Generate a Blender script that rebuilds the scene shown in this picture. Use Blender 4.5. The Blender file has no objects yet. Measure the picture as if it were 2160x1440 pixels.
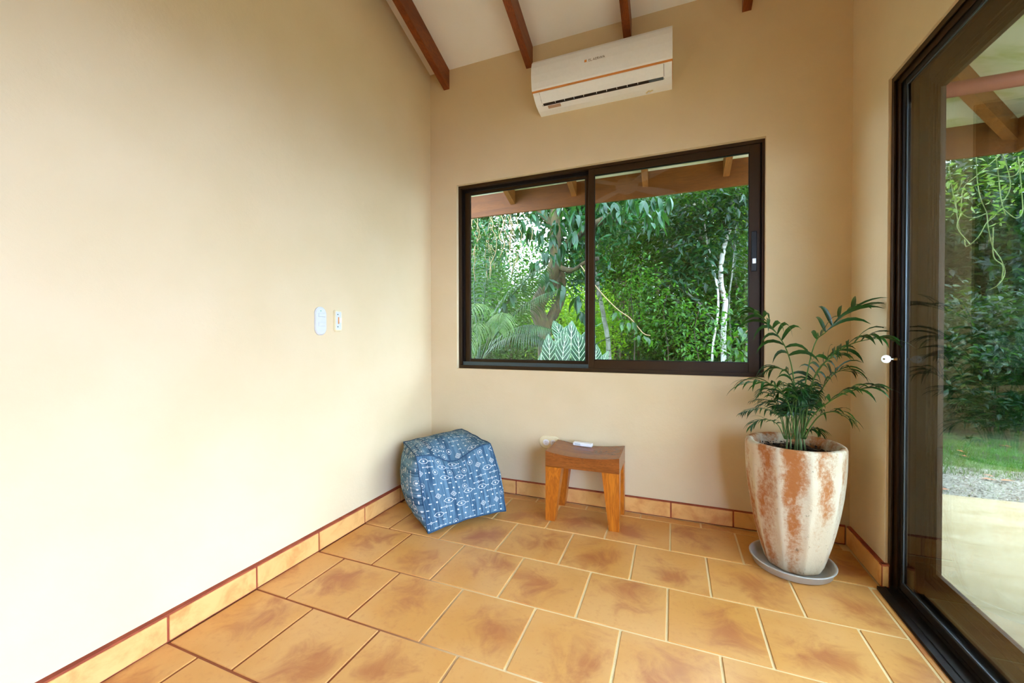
import bpy, math, random
import numpy as np
from mathutils import Vector, Matrix
sc = bpy.context.scene
rnd = random.Random(7)
RS = np.random.RandomState(11)

# ------------------------------------------------------------------ camera
H = 1.12
YAW, PIT, ROL, FPX = -0.379061, -0.0112283, -0.0016296, 853.346
_f = Vector((math.sin(YAW)*math.cos(PIT), math.cos(YAW)*math.cos(PIT), math.sin(PIT)))
_r = Vector((math.cos(YAW), -math.sin(YAW), 0)); _u = _r.cross(_f)
_c, _s = math.cos(ROL), math.sin(ROL)
CR, CU = _r*_c+_u*_s, _u*_c-_r*_s
cam = bpy.data.objects.new('camera', bpy.data.cameras.new('camera'))
sc.collection.objects.link(cam)
cam.matrix_world = Matrix(((CR.x, CU.x, -_f.x, 0), (CR.y, CU.y, -_f.y, 0), (CR.z, CU.z, -_f.z, H), (0, 0, 0, 1)))
cam.data.sensor_width = 36; cam.data.lens = FPX*36/2160
cam.data.clip_start = .05; cam.data.clip_end = 300
sc.camera = cam

# ------------------------------------------------------------------ world, sun, exposure
SKY = 15.0
w = bpy.data.worlds.new('sky'); sc.world = w; w.use_nodes = True
wb = w.node_tree.nodes['Background']
wb.inputs[0].default_value = (0.66, 0.843, 1.34, 1); wb.inputs[1].default_value = SKY
sun = bpy.data.objects.new('sun', bpy.data.lights.new('sun', 'SUN')); sc.collection.objects.link(sun)
sun.data.energy = 7.0; sun.data.angle = math.radians(25); sun.data.color = (1.0, .95, .82)
sun.rotation_euler = Vector((.42, -.42, -.8)).to_track_quat('-Z', 'Y').to_euler()
sc.view_settings.view_transform = 'Standard'; sc.view_settings.look = 'None'
sc.view_settings.gamma = 1; sc.view_settings.use_curve_mapping = False
sc.view_settings.exposure = 0.48
sc.cycles.max_bounces = 10; sc.cycles.diffuse_bounces = 6; sc.cycles.glossy_bounces = 4
sc.cycles.transmission_bounces = 4; sc.cycles.transparent_max_bounces = 24

# ------------------------------------------------------------------ helpers
def dirw(px, py):
    return CR*((px-1080)/FPX)+CU*(-(py-720)/FPX)+_f
def at(px, py, Y):                       # world point seen at (px,py) on the plane y=Y
    d = dirw(px, py); d = d*(Y/d.y); return Vector((d.x, d.y, d.z+H))
def lin(c):
    return tuple((x/255/12.92 if x/255 <= .04045 else ((x/255+.055)/1.055)**2.4) for x in c)

class N:                                  # tiny node-expression wrapper
    nt = None
    def __init__(s, k): s.k = k
    @staticmethod
    def m(op, *a):
        n = N.nt.nodes.new('ShaderNodeMath'); n.operation = op
        for i, x in enumerate(a):
            if isinstance(x, N): N.nt.links.new(x.k, n.inputs[i])
            else: n.inputs[i].default_value = x
        return N(n.outputs[0])
    def __add__(s, o): return N.m('ADD', s, o)
    __radd__ = __add__
    def __sub__(s, o): return N.m('SUBTRACT', s, o)
    def __rsub__(s, o): return N.m('SUBTRACT', o, s)
    def __mul__(s, o): return N.m('MULTIPLY', s, o)
    __rmul__ = __mul__
    def __truediv__(s, o): return N.m('DIVIDE', s, o)
def nabs(a): return N.m('ABSOLUTE', a)
def nmax(a, b): return N.m('MAXIMUM', a, b)
def nmin(a, b): return N.m('MINIMUM', a, b)
def lt(a, b): return N.m('LESS_THAN', a, b)
def gt(a, b): return N.m('GREATER_THAN', a, b)
def ss(a, lo, hi):
    n = N.nt.nodes.new('ShaderNodeMapRange'); n.interpolation_type = 'SMOOTHSTEP'
    N.nt.links.new(a.k, n.inputs[0]); n.inputs[1].default_value = lo; n.inputs[2].default_value = hi
    return N(n.outputs[0])
def coord(kind='Object'):
    n = N.nt.nodes.new('ShaderNodeTexCoord'); return n.outputs[kind]
def xyz(sock):
    n = N.nt.nodes.new('ShaderNodeSeparateXYZ'); N.nt.links.new(sock, n.inputs[0])
    return N(n.outputs[0]), N(n.outputs[1]), N(n.outputs[2])
def comb(x, y, z=0.0):
    n = N.nt.nodes.new('ShaderNodeCombineXYZ')
    for i, v in enumerate((x, y, z)):
        if isinstance(v, N): N.nt.links.new(v.k, n.inputs[i])
        else: n.inputs[i].default_value = v
    return n.outputs[0]
def noise(vec, scale, detail=3, rough=.5, dist=0.0):
    n = N.nt.nodes.new('ShaderNodeTexNoise'); N.nt.links.new(vec, n.inputs['Vector'])
    n.inputs['Scale'].default_value = scale; n.inputs['Detail'].default_value = detail
    n.inputs['Roughness'].default_value = rough; n.inputs['Distortion'].default_value = dist
    return N(n.outputs[0])
def mapv(vec, scale=(1, 1, 1), loc=(0, 0, 0)):
    n = N.nt.nodes.new('ShaderNodeMapping'); N.nt.links.new(vec, n.inputs[0])
    n.inputs['Scale'].default_value = scale; n.inputs['Location'].default_value = loc
    return n.outputs[0]
def vadd(a, b):
    n = N.nt.nodes.new('ShaderNodeVectorMath'); n.operation = 'ADD'
    N.nt.links.new(a, n.inputs[0]); N.nt.links.new(b, n.inputs[1]); return n.outputs[0]
def objrand():
    n = N.nt.nodes.new('ShaderNodeObjectInfo'); return N(n.outputs['Random'])
def col(c): return lin(c)+(1,)
def mix(f, a, b):
    n = N.nt.nodes.new('ShaderNodeMix'); n.data_type = 'RGBA'
    if isinstance(f, N): N.nt.links.new(f.k, n.inputs[0])
    else: n.inputs[0].default_value = f
    for i, v in ((6, a), (7, b)):
        if isinstance(v, tuple): n.inputs[i].default_value = v if len(v) == 4 else col(v)
        else: N.nt.links.new(v, n.inputs[i])
    return n.outputs[2]
def bump(h, strength=.3, dist=.01):
    n = N.nt.nodes.new('ShaderNodeBump'); N.nt.links.new(h.k, n.inputs['Height'])
    n.inputs['Strength'].default_value = strength; n.inputs['Distance'].default_value = dist
    return n.outputs[0]
def mat(name, c=(128, 128, 128), rough=.6, metal=0.0, fn=None, spec=.35):
    m = bpy.data.materials.new(name); m.use_nodes = True; N.nt = m.node_tree
    b = N.nt.nodes['Principled BSDF']
    b.inputs['Base Color'].default_value = col(c); b.inputs['Roughness'].default_value = rough
    b.inputs['Metallic'].default_value = metal; b.inputs['Specular IOR Level'].default_value = spec
    if fn:
        r = fn(b) or {}
        for k, v in r.items():
            if isinstance(v, N): v = v.k
            N.nt.links.new(v, b.inputs[k])
    else:                                  # faint grain so that no surface is perfectly even
        g = noise(coord(), 60, 2)
        dk = tuple(x*.98 for x in lin(c))+(1,)
        N.nt.links.new(mix(ss(g, .35, .65), dk, col(c)), b.inputs['Base Color'])
    return m

# mesh building
class MB:
    def __init__(s): s.v = []; s.f = []; s.mi = []; s.sm = []
    def add(s, vs, fs, mi=0, smooth=False):
        o = len(s.v); s.v += [tuple(v) for v in vs]
        for f in fs: s.f.append(tuple(i+o for i in f)); s.mi.append(mi); s.sm.append(smooth)
        return s
    def box(s, x0, x1, y0, y1, z0, z1, mi=0):
        vs = [(x, y, z) for z in (z0, z1) for y in (y0, y1) for x in (x0, x1)]
        return s.add(vs, [(0, 2, 3, 1), (4, 5, 7, 6), (0, 1, 5, 4), (2, 6, 7, 3), (0, 4, 6, 2), (1, 3, 7, 5)], mi)
    def bbox(s, x0, x1, y0, y1, z0, z1, b=.003, mi=0):      # box with chamfered edges
        vs = []; idx = {}
        X = (x0, x1); Y = (y0, y1); Z = (z0, z1)
        for i in (0, 1):
            for j in (0, 1):
                for k in (0, 1):
                    sx, sy, sz = (1-2*i), (1-2*j), (1-2*k)
                    idx[i, j, k, 'x'] = len(vs); vs.append((X[i], Y[j]+sy*b, Z[k]+sz*b))
                    idx[i, j, k, 'y'] = len(vs); vs.append((X[i]+sx*b, Y[j], Z[k]+sz*b))
                    idx[i, j, k, 'z'] = len(vs); vs.append((X[i]+sx*b, Y[j]+sy*b, Z[k]))
        fs = []
        q = lambda *a: fs.append(tuple(idx[t] for t in a))
        for i in (0, 1): q((i, 0, 0, 'x'), (i, 1, 0, 'x'), (i, 1, 1, 'x'), (i, 0, 1, 'x'))
        for j in (0, 1): q((0, j, 0, 'y'), (1, j, 0, 'y'), (1, j, 1, 'y'), (0, j, 1, 'y'))
        for k in (0, 1): q((0, 0, k, 'z'), (1, 0, k, 'z'), (1, 1, k, 'z'), (0, 1, k, 'z'))
        for i in (0, 1):
            for j in (0, 1): q((i, j, 0, 'x'), (i, j, 0, 'y'), (i, j, 1, 'y'), (i, j, 1, 'x'))
            for k in (0, 1): q((i, 0, k, 'x'), (i, 0, k, 'z'), (i, 1, k, 'z'), (i, 1, k, 'x'))
        for j in (0, 1):
            for k in (0, 1): q((0, j, k, 'y'), (0, j, k, 'z'), (1, j, k, 'z'), (1, j, k, 'y'))
        for i in (0, 1):
            for j in (0, 1):
                for k in (0, 1): q((i, j, k, 'x'), (i, j, k, 'y'), (i, j, k, 'z'))
        s.add(vs, fs, mi); s.fix = True; return s
    def tube(s, pts, rad, n=8, mi=0, cap=True, flat=1.0):
        pts = [Vector(p) for p in pts]
        if not hasattr(rad, '__len__'): rad = [rad]*len(pts)
        t = (pts[1]-pts[0]).normalized()
        a = t.cross(Vector((0, 0, 1)));
        if a.length < .1: a = t.cross(Vector((1, 0, 0)))
        a.normalize(); vs = []
        for i, p in enumerate(pts):
            t = (pts[min(i+1, len(pts)-1)]-pts[max(i-1, 0)]).normalized()
            a = (a-t*a.dot(t)).normalized(); b = t.cross(a)
            for k in range(n):
                q = 2*math.pi*k/n; vs.append(p+(a*math.cos(q)+b*math.sin(q)*flat)*rad[i])
        fs = [(i*n+k, i*n+(k+1) % n, (i+1)*n+(k+1) % n, (i+1)*n+k) for i in range(len(pts)-1) for k in range(n)]
        if cap: fs += [tuple(range(n))[::-1], tuple(range((len(pts)-1)*n, len(pts)*n))]
        return s.add(vs, fs, mi, True)
    def lathe(s, prof, n=32, c=(0, 0, 0), mi=0, rfn=None, smooth=True, close=True):
        vs = []
        for r, z in prof:
            for k in range(n):
                q = 2*math.pi*k/n; rr = r*(rfn(q, z) if rfn else 1)
                vs.append((c[0]+rr*math.cos(q), c[1]+rr*math.sin(q), c[2]+z))
        fs = [(i*n+k, i*n+(k+1) % n, (i+1)*n+(k+1) % n, (i+1)*n+k) for i in range(len(prof)-1) for k in range(n)]
        if close: fs += [tuple(range(n))[::-1], tuple(range((len(prof)-1)*n, len(prof)*n))]
        return s.add(vs, fs, mi, smooth)
    def prism(s, poly, axis, a, b, mi=0, smooth=False):     # polygon in the other two axes, extruded along axis
        def P(u, v, t): return {'x': (t, u, v), 'y': (u, t, v), 'z': (u, v, t)}[axis]
        n = len(poly)
        vs = [P(u, v, a) for u, v in poly]+[P(u, v, b) for u, v in poly]
        fs = [(i, (i+1) % n, n+(i+1) % n, n+i) for i in range(n)]+[tuple(range(n))[::-1], tuple(range(n, 2*n))]
        return s.add(vs, fs, mi, smooth)
    def mesh(s, name, mats):
        me = bpy.data.meshes.new(name); me.from_pydata(s.v, [], s.f)
        for m in (mats if isinstance(mats, (list, tuple)) else [mats]): me.materials.append(m)
        me.polygons.foreach_set('material_index', s.mi); me.polygons.foreach_set('use_smooth', s.sm)
        import bmesh
        bm = bmesh.new(); bm.from_mesh(me); bmesh.ops.recalc_face_normals(bm, faces=bm.faces); bm.to_mesh(me); bm.free()
        me.update(); return me
    def build(s, name, mats, parent=None, **kw): return link(name, s.mesh(name, mats), parent, **kw)

def link(name, me, parent=None, loc=None, label=None, cat=None, group=None, kind=None):
    o = bpy.data.objects.new(name, me); sc.collection.objects.link(o)
    if parent: o.parent = parent
    if loc is not None: o.location = loc
    if label: o['label'] = label
    if cat: o['category'] = cat
    if group: o['group'] = group
    if kind: o['kind'] = kind
    return o
def struct(name, mb, m, parent=None): return mb.build(name, m, parent, kind='structure')
def thing(name, label, cat, loc=(0, 0, 0), group=None):
    return link(name, None, None, loc, label, cat, group)
def npmesh(name, V, F, m, smooth=False, loops=3):
    me = bpy.data.meshes.new(name); F = np.asarray(F, np.int32)
    me.vertices.add(len(V)); me.vertices.foreach_set('co', np.asarray(V, np.float32).ravel())
    me.loops.add(F.size); me.loops.foreach_set('vertex_index', F.ravel())
    me.polygons.add(len(F)); me.polygons.foreach_set('loop_start', np.arange(0, F.size, loops, dtype=np.int32))
    me.polygons.foreach_set('use_smooth', np.full(len(F), smooth))
    me.materials.append(m); me.update(calc_edges=True); return me

# ------------------------------------------------------------------ materials
def f_wall(b):
    o = coord(); n = noise(o, 3, 4); f = noise(o, 90, 4, .6); g = noise(o, 22, 3)
    return {'Base Color': mix(ss(n, .2, .8), WC1, WC2), 'Normal': bump(f*.5+g, .35, .003)}
WC1, WC2 = (221, 199, 157), (226, 205, 165)
M_wall = mat('cream_plaster', rough=.75, fn=f_wall, spec=.3)
M_ceil = mat('white_ceiling', rough=.85, spec=.2, fn=lambda b: {'Base Color': mix(ss(noise(coord(), 2, 3), .3, .7), (242, 239, 234), (246, 244, 240)), 'Normal': bump(noise(coord(), 60, 3), .3, .003)})
M_soff = mat('porch_ceiling', rough=.85, spec=.2, fn=lambda b: {'Base Color': mix(ss(noise(mapv(coord(), (1, 3, 1)), 2.2, 6, .65), .42, .72), (214, 218, 200), (168, 182, 110)), 'Normal': bump(noise(coord(), 60, 3), .3, .003)})
def f_wood(c1, c2, c3, ax, sc_=1.0, ring=14):
    def fn(b):
        o = vadd(coord(), comb(objrand()*7.0, objrand()*3.0, objrand()*5.0))
        s = {'x': (1.2, 9, 9), 'y': (9, 1.2, 9), 'z': (9, 9, 1.2)}[ax]
        n = noise(mapv(o, tuple(t*sc_ for t in s)), 1.5, 5, .55, .6)
        g = noise(mapv(o, tuple(t*sc_*6 for t in s)), 1.6, 3, .6)
        r = N.m('FRACT', n*ring); r = nabs(r*2-1)
        c = mix(ss(n, .3, .7), c1, c2); c = mix(r*.45, c, c3); c = mix(ss(g, .5, .75)*.45, c, c3)
        return {'Base Color': c, 'Normal': bump(g, .15, .002)}
    return fn
M_raft = mat('varnished_rafter_wood', rough=.45, fn=f_wood((150, 78, 28), (124, 60, 20), (92, 42, 14), 'y'))

M_out = mat('eave_wood', rough=.6, fn=f_wood((138, 80, 28), (114, 62, 20), (86, 46, 14), 'x'))
M_outy = mat('eave_rafter_wood', rough=.5, fn=f_wood((160, 98, 38), (136, 80, 30), (100, 56, 20), 'y'))
M_stool = mat('teak_leg', rough=.3, fn=f_wood((206, 122, 34), (178, 96, 24), (122, 58, 14), 'z'))
M_seat = mat('teak_seat', rough=.22, fn=f_wood((160, 92, 38), (138, 74, 28), (96, 48, 18), 'x', 1.0, 22))
M_alu = mat('bronze_aluminium', (54, 35, 11), .45, .0, spec=.25)
M_alud = mat('dark_bronze_track', (22, 14, 9), .5, .2)
M_blk = mat('black_rubber', (10, 10, 11), .4)
M_white = mat('white_plastic', (246, 249, 252), .35)
M_cream = mat('cream_plastic', (236, 222, 180), .4)
M_steel = mat('nickel_key', (225, 228, 228), .3, .5)
M_bronze = mat('copper_trim', (222, 150, 82), .35, .3)
M_label = mat('beige_label', (186, 152, 128), .5)
M_logo = mat('grey_print', (120, 104, 92), .5)
M_slot = mat('dark_slot', (38, 30, 28), .6)
M_soil = mat('dark_soil', rough=.95, fn=lambda b: {'Base Color': mix(ss(noise(coord(), 90, 4), .4, .65), (34, 20, 12), (88, 62, 42)), 'Normal': bump(noise(coord(), 70, 4), 1, .02)})
def f_tile(b):
    o = coord(); r = objrand(); off = comb(r*37.0, r*91.0, r*13.0); p = vadd(o, off)
    x, y, z = xyz(o)
    cx = (N.m('FRACT', r*7.31)-.5)*.16; cy = (N.m('FRACT', r*13.7)-.5)*.16
    d = N.m('SQRT', (x-cx)*(x-cx)+(y-cy)*(y-cy))
    n = noise(p, 7, 6, .62, .8); n2 = noise(p, 3.2, 3); n3 = noise(p, 45, 4, .6)
    m = ss(n+(.13-d)*2.2, .42, .85)
    c = mix(ss(n2, .35, .7), (218, 164, 96), (212, 152, 78))
    c = mix(m*.95, c, (178, 108, 60)); c = mix(ss(n3, .5, .8)*.25, c, (176, 104, 52))
    return {'Base Color': c, 'Normal': bump(n3*.3+n2, .12, .004)}
M_tile = mat('terracotta_tile', rough=.33, fn=f_tile)
def f_btile(b):
    o = coord(); r = objrand(); p = vadd(o, comb(r*37.0, r*91.0, r*13.0))
    n = noise(p, 9, 5, .6, .5)
    return {'Base Color': mix(ss(n, .4, .75), (232, 180, 108), (208, 142, 76)), 'Normal': bump(noise(p, 60, 3), .1, .003)}
M_btile = mat('skirting_tile', rough=.4, fn=f_btile)
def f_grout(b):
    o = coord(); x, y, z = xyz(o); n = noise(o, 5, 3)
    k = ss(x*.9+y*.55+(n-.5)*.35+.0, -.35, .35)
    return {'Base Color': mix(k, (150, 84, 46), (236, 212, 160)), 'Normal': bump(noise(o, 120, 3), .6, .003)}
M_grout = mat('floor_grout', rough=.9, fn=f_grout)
M_bgrout = mat('red_brown_grout', rough=.85, fn=lambda b: {'Base Color': mix(ss(noise(coord(), 14, 4), .35, .7), (146, 66, 40), (168, 84, 50))})
def f_patio(b):
    o = coord(); n = noise(mapv(o, (1, 3, 1)), 3, 7, .7, .6); n2 = noise(o, 40, 4, .7)
    c = mix(ss(n, .35, .7), (148, 137, 113), (132, 119, 90)); c = mix(ss(n2, .62, .75)*.5, c, (140, 124, 92))
    return {'Base Color': c, 'Normal': bump(n2, .3, .004)}
M_patio = mat('cream_stone_patio', rough=.85, spec=.1, fn=f_patio)
M_grav = mat('grey_gravel', rough=.95, fn=lambda b: {'Base Color': mix(ss(noise(coord(), 55, 5, .7), .35, .65), (44, 42, 38), (140, 138, 128)), 'Normal': bump(noise(coord(), 60, 4), 1, .02)})
M_pebble = mat('pebble', rough=.9, fn=lambda b: {'Base Color': mix(ss(noise(coord(), 9, 2), .35, .65), (70, 68, 62), (150, 148, 138))})
M_earth = mat('forest_floor', rough=.95, fn=lambda b: {'Base Color': mix(ss(noise(coord(), 2.5, 6, .7), .35, .65), (34, 40, 18), (50, 84, 26)), 'Normal': bump(noise(coord(), 12, 4), 1, .1)})
M_dry = mat('dry_leaf', (156, 88, 50), .7)
def leafmat(name, c1, c2, rough=.4, trans=.35, tint=(120, 190, 40), scale=.8, spec=.3, k=.68):
    c1, c2, tint = (tuple(x*k for x in q) for q in (c1, c2, tint))
    m = bpy.data.materials.new(name); m.use_nodes = True; N.nt = m.node_tree
    b = N.nt.nodes['Principled BSDF']; b.inputs['Roughness'].default_value = rough; b.inputs['Specular IOR Level'].default_value = spec
    o = coord(); n = noise(vadd(o, comb(objrand()*9.0, 0.0)), scale, 4, .6); n2 = noise(o, 9, 1)
    c = mix(ss(n*.5+n2*.5, .42, .60), c1, c2)
    N.nt.links.new(c, b.inputs['Base Color'])
    t = N.nt.nodes.new('ShaderNodeBsdfTranslucent')
    N.nt.links.new(mix(.55, c, tint), t.inputs[0])
    ms = N.nt.nodes.new('ShaderNodeMixShader'); ms.inputs[0].default_value = trans
    N.nt.links.new(b.outputs[0], ms.inputs[1]); N.nt.links.new(t.outputs[0], ms.inputs[2])
    N.nt.links.new(ms.outputs[0], N.nt.nodes['Material Output'].inputs[0]); return m
L_dark = leafmat('leaf_dark_green', (10, 46, 8), (44, 112, 20))
L_mid = leafmat('leaf_mid_green', (20, 74, 12), (88, 156, 32), trans=.42, k=.70)
L_light = leafmat('leaf_yellow_green', (70, 140, 20), (156, 206, 44), trans=.5, tint=(190, 230, 40), k=.88)
L_mango = leafmat('leaf_blue_green_glossy', (12, 72, 34), (32, 112, 42), .42, .22, scale=1.5, spec=.3)
L_teal = leafmat('leaf_dark_teal', (10, 44, 24), (24, 80, 34), .4, .25, spec=.25)  # dark blue green leaf colour
L_palm = leafmat('garden_palm_frond', (18, 56, 20), (46, 90, 34), .5, .2, spec=.25)
L_palmp = leafmat('pale_frond_tip', (70, 108, 44), (100, 134, 62), .6, .2, spec=.2)
L_indoor = leafmat('indoor_palm_leaf', (20, 66, 22), (44, 104, 36), .36, .16, tint=(90, 160, 40), scale=6, k=.85)
L_stem = mat('indoor_palm_stem', (74, 108, 42), .5)
L_grass = leafmat('lawn_grass', (60, 130, 24), (120, 180, 60), .5, .4)
L_vine = mat('pale_vine', (84, 98, 44), .7)
L_twig = mat('tan_twig', (120, 100, 66), .8)
def f_bark(c1, c2, c3, s=(6, 6, 2)):
    def fn(b):
        o = coord(); n = noise(mapv(o, s), 2, 6, .7); n2 = noise(mapv(o, (4, 4, 14)), 1.4, 3, .6)
        c = mix(ss(n, .35, .65), c1, c2); c = mix(ss(n2, .58, .66), c, c3)
        return {'Base Color': c, 'Normal': bump(n, .8, .03)}
    return fn
B_moss = mat('mossy_bark', rough=.9, fn=f_bark((30, 26, 11), (66, 55, 24), (48, 64, 14)))
B_dark = mat('dark_bark', rough=.9, fn=f_bark((34, 26, 18), (66, 52, 36), (50, 56, 30)))
B_white = mat('white_bark', rough=.8, fn=f_bark((176, 176, 164), (136, 134, 120), (84, 66, 44)))
B_grey = mat('grey_bark', rough=.85, fn=f_bark((124, 126, 112), (84, 88, 70), (50, 60, 32)))
B_tan = mat('tan_bark', rough=.85, fn=f_bark((98, 80, 58), (62, 50, 34), (40, 44, 22)))
M_pipe = mat('red_brown_steel_pipe', (142, 78, 66), .45)
def glassmat(name, tint):
    m = bpy.data.materials.new(name); m.use_nodes = True; N.nt = nt = m.node_tree
    nt.nodes.remove(nt.nodes['Principled BSDF'])
    t = nt.nodes.new('ShaderNodeBsdfTransparent'); t.inputs[0].default_value = tint
    g = nt.nodes.new('ShaderNodeBsdfGlossy'); g.inputs['Roughness'].default_value = 0.0
    geo = nt.nodes.new('ShaderNodeNewGeometry'); bf = N(geo.outputs['Backfacing'])
    ior = bf*(1/1.5-1.5)+1.5
    fr = nt.nodes.new('ShaderNodeFresnel'); nt.links.new(ior.k, fr.inputs['IOR'])
    ms = nt.nodes.new('ShaderNodeMixShader'); nt.links.new(fr.outputs[0], ms.inputs[0])
    nt.links.new(t.outputs[0], ms.inputs[1]); nt.links.new(g.outputs[0], ms.inputs[2])
    nt.links.new(ms.outputs[0], nt.nodes['Material Output'].inputs[0]); return m
M_glass = glassmat('window_glass', (.89, .90, .81, 1)); M_dglass = glassmat('tinted_door_glass', (.84, .85, .79, 1))  # dimming and warming of the outdoor view is put into the tint

# ------------------------------------------------------------------ room shell
XL, XR, YB, YR = -1.745, .885, 2.685, -2.6
SL = .352
def cz(y): return 3.135+SL*(YB-y)
WX0, WX1, WZ0, WZ1 = -1.517, .489, .884, 2.2605        # window opening
DY0, DY1, DZ = -.74, 2.298, 2.257                       # door opening
mb = MB()
mb.prism([(YR-.2, -.2), (YB+.17, -.2), (YB+.17, cz(YB+.17)), (YR-.2, cz(YR-.2))], 'x', XL-.15, XL)
struct('wall_left', mb, M_wall)
mb = MB(); T = .16
mb.box(XL, WX0, YB, YB+T, -.2, cz(YB+T)); mb.box(WX1, XR+.15, YB, YB+T, -.2, cz(YB+T))
mb.box(WX0, WX1, YB, YB+T, -.2, WZ0); mb.box(WX0, WX1, YB, YB+T, WZ1, cz(YB+T))
mb.prism([(YB, cz(YB+T)), (YB+T, cz(YB+T)), (YB, cz(YB))], 'x', XL, XR+.15)
struct('wall_back', mb, M_wall)
mb = MB()
mb.prism([(DY1, -.2), (YB, -.2), (YB, cz(YB)), (DY1, cz(DY1))], 'x', XR, XR+.15)
mb.prism([(DY0, DZ), (DY1, DZ), (DY1, cz(DY1)), (DY0, cz(DY0))], 'x', XR, XR+.15)
mb.prism([(YR, -.2), (DY0, -.2), (DY0, cz(DY0)), (YR, cz(YR))], 'x', XR, XR+.15)
struct('wall_right', mb, M_wall)
mb = MB()
mb.box(XL, XR+.15, YR-.15, YR, -.2, cz(YR))
struct('wall_rear', mb, M_wall)
# sloping ceiling and the eave soffits (hip at the corner of the house)
EX, EY, EZ = 2.262, 4.041, 2.658; PY0 = -3.6
mb = MB()
def slab(mb, P, t=.12):
    n = len(P); mb.add(list(P)+[(x, y, z+t) for x, y, z in P], [tuple(range(n)), tuple(range(2*n-1, n-1, -1))]+[(i, i+n, (i+1) % n+n, (i+1) % n) for i in range(n)])
slab(mb, [(XL-.15, YB+T, cz(YB+T)), (XR+.15, YB+T, cz(YB+T)), (XR+.15, YR-.2, cz(YR-.2)), (XL-.15, YR-.2, cz(YR-.2))])
struct('ceiling', mb, M_ceil)
mb = MB()
z0 = cz(YB+T)
slab(mb, [(-4.5, YB+T, z0), (-4.5, EY, EZ), (EX, EY, EZ), (EX-(EY-YB-T), YB+T, z0)])
hx = EX-(EY-YB-T)
slab(mb, [(hx, YB+T, z0), (EX, EY, EZ), (EX, PY0, EZ), (hx, PY0, z0)])
mb.box(XR+.15, hx, PY0, YB+T, z0, z0+.12)
struct('ceiling_porch', mb, M_soff)

# floor: recessed grout slab with single tiles
mb = MB(); mb.box(XL, XR+.15, YR-.15, YB+.0, -.12, -.0035); floor = struct('floor', mb, M_grout)
P, G = .3403, .0048
ry = [1.582+P*k for k in range(-12, 4)]                   # row lines .. 2.603
tile_cache = {}
def floor_tile(x0, x1, y0, y1, cx, cy):
    key = tuple(round(v, 3) for v in (x0-cx, x1-cx, y0-cy, y1-cy))
    if key not in tile_cache:
        m_ = MB(); m_.bbox(x0-cx, x1-cx, y0-cy, y1-cy, -.012, 0, .0018); tile_cache[key] = m_.mesh('tile', M_tile)
    o = link('tile', tile_cache[key], floor, (cx, cy, rnd.uniform(-.0006, .0004)))
    o.rotation_euler = (rnd.gauss(0, .0012), rnd.gauss(0, .0012), rnd.gauss(0, .0008))
FX0, FX1 = -1.722, .812
for i in range(len(ry)):
    y0 = ry[i]; y1 = ry[i]+P if i < len(ry)-1 else 2.669
    cy = y0+P/2
    xo = (-.0175 if i % 2 == 0 else .1575)
    if (1.582-y0)/P % 2 > .5 and False: pass
    r = round((y0-1.582)/P)
    xo = -.019 if r in (0,) or r % 2 == 0 else -.1835
    if r == 2: xo = -.012
    if r == 3: xo = -.185
    if r == 1: xo = -.1835
    x = xo-6*P
    fx1 = FX1 if y0 < 2.2 else .860
    while x < fx1:
        a, b = max(x+G, FX0), min(x+P-G, fx1)
        if b-a > .02: floor_tile(a, b, y0+G, y1-G, x+P/2, cy)
        x += P
for k in range(9):                                        # narrow border strips along the door sill
    a, b = 2.25-k*.6-.6+G, 2.25-k*.6
    if b > -1.9: floor_tile(FX1+2*G, .843, max(a, -1.85), b-G, .83, (a+b)/2)

# tiled skirting
def skirt(name, axis, face, lo, hi, joints, wall, top=.097, led=.104):
    sgn = 1 if wall < face else -1
    mb = MB(); a, b = sorted((wall, face-sgn*.005))
    if axis == 'y': mb.box(a, b, lo, hi, 0, led)
    else: mb.box(lo, hi, a, b, 0, led)
    root = struct(name, mb, M_bgrout)
    js = [lo]+[j for j in joints if lo < j < hi]+[hi]
    for i in range(len(js)-1):
        p, q = js[i]+.004, js[i+1]-.004
        if q-p < .015: continue
        c = (p+q)/2; m_ = MB(); f0, f1 = sorted((face-sgn*.012, face))
        if axis == 'y': m_.bbox(f0-face, f1-face, p-c, q-c, .005, top, .0018); loc = (face, c, 0)
        else: m_.bbox(p-c, q-c, f0-face, f1-face, .005, top, .0018); loc = (c, face, 0)
        m_.build('tile', M_btile, root, loc=loc)
    return root
skirt('baseboard_left', 'y', -1.7175, YR, 2.668, [1.582+P*k for k in range(-13, 4)], XL)
skirt('baseboard_back', 'x', 2.6695, -1.7175, .8, [-.0106+.3415*k for k in range(-6, 3)], YB, .0945, .102)
skirt('baseboard_right', 'y', .8635, 2.277, 2.669, [], XR)
skirt('baseboard_jamb', 'x', 2.2765, .866, .8965, [], DY1)
skirt('baseboard_corner', 'x', 2.6695, .8, .8635, [], YB, .0945, .102)

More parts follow.
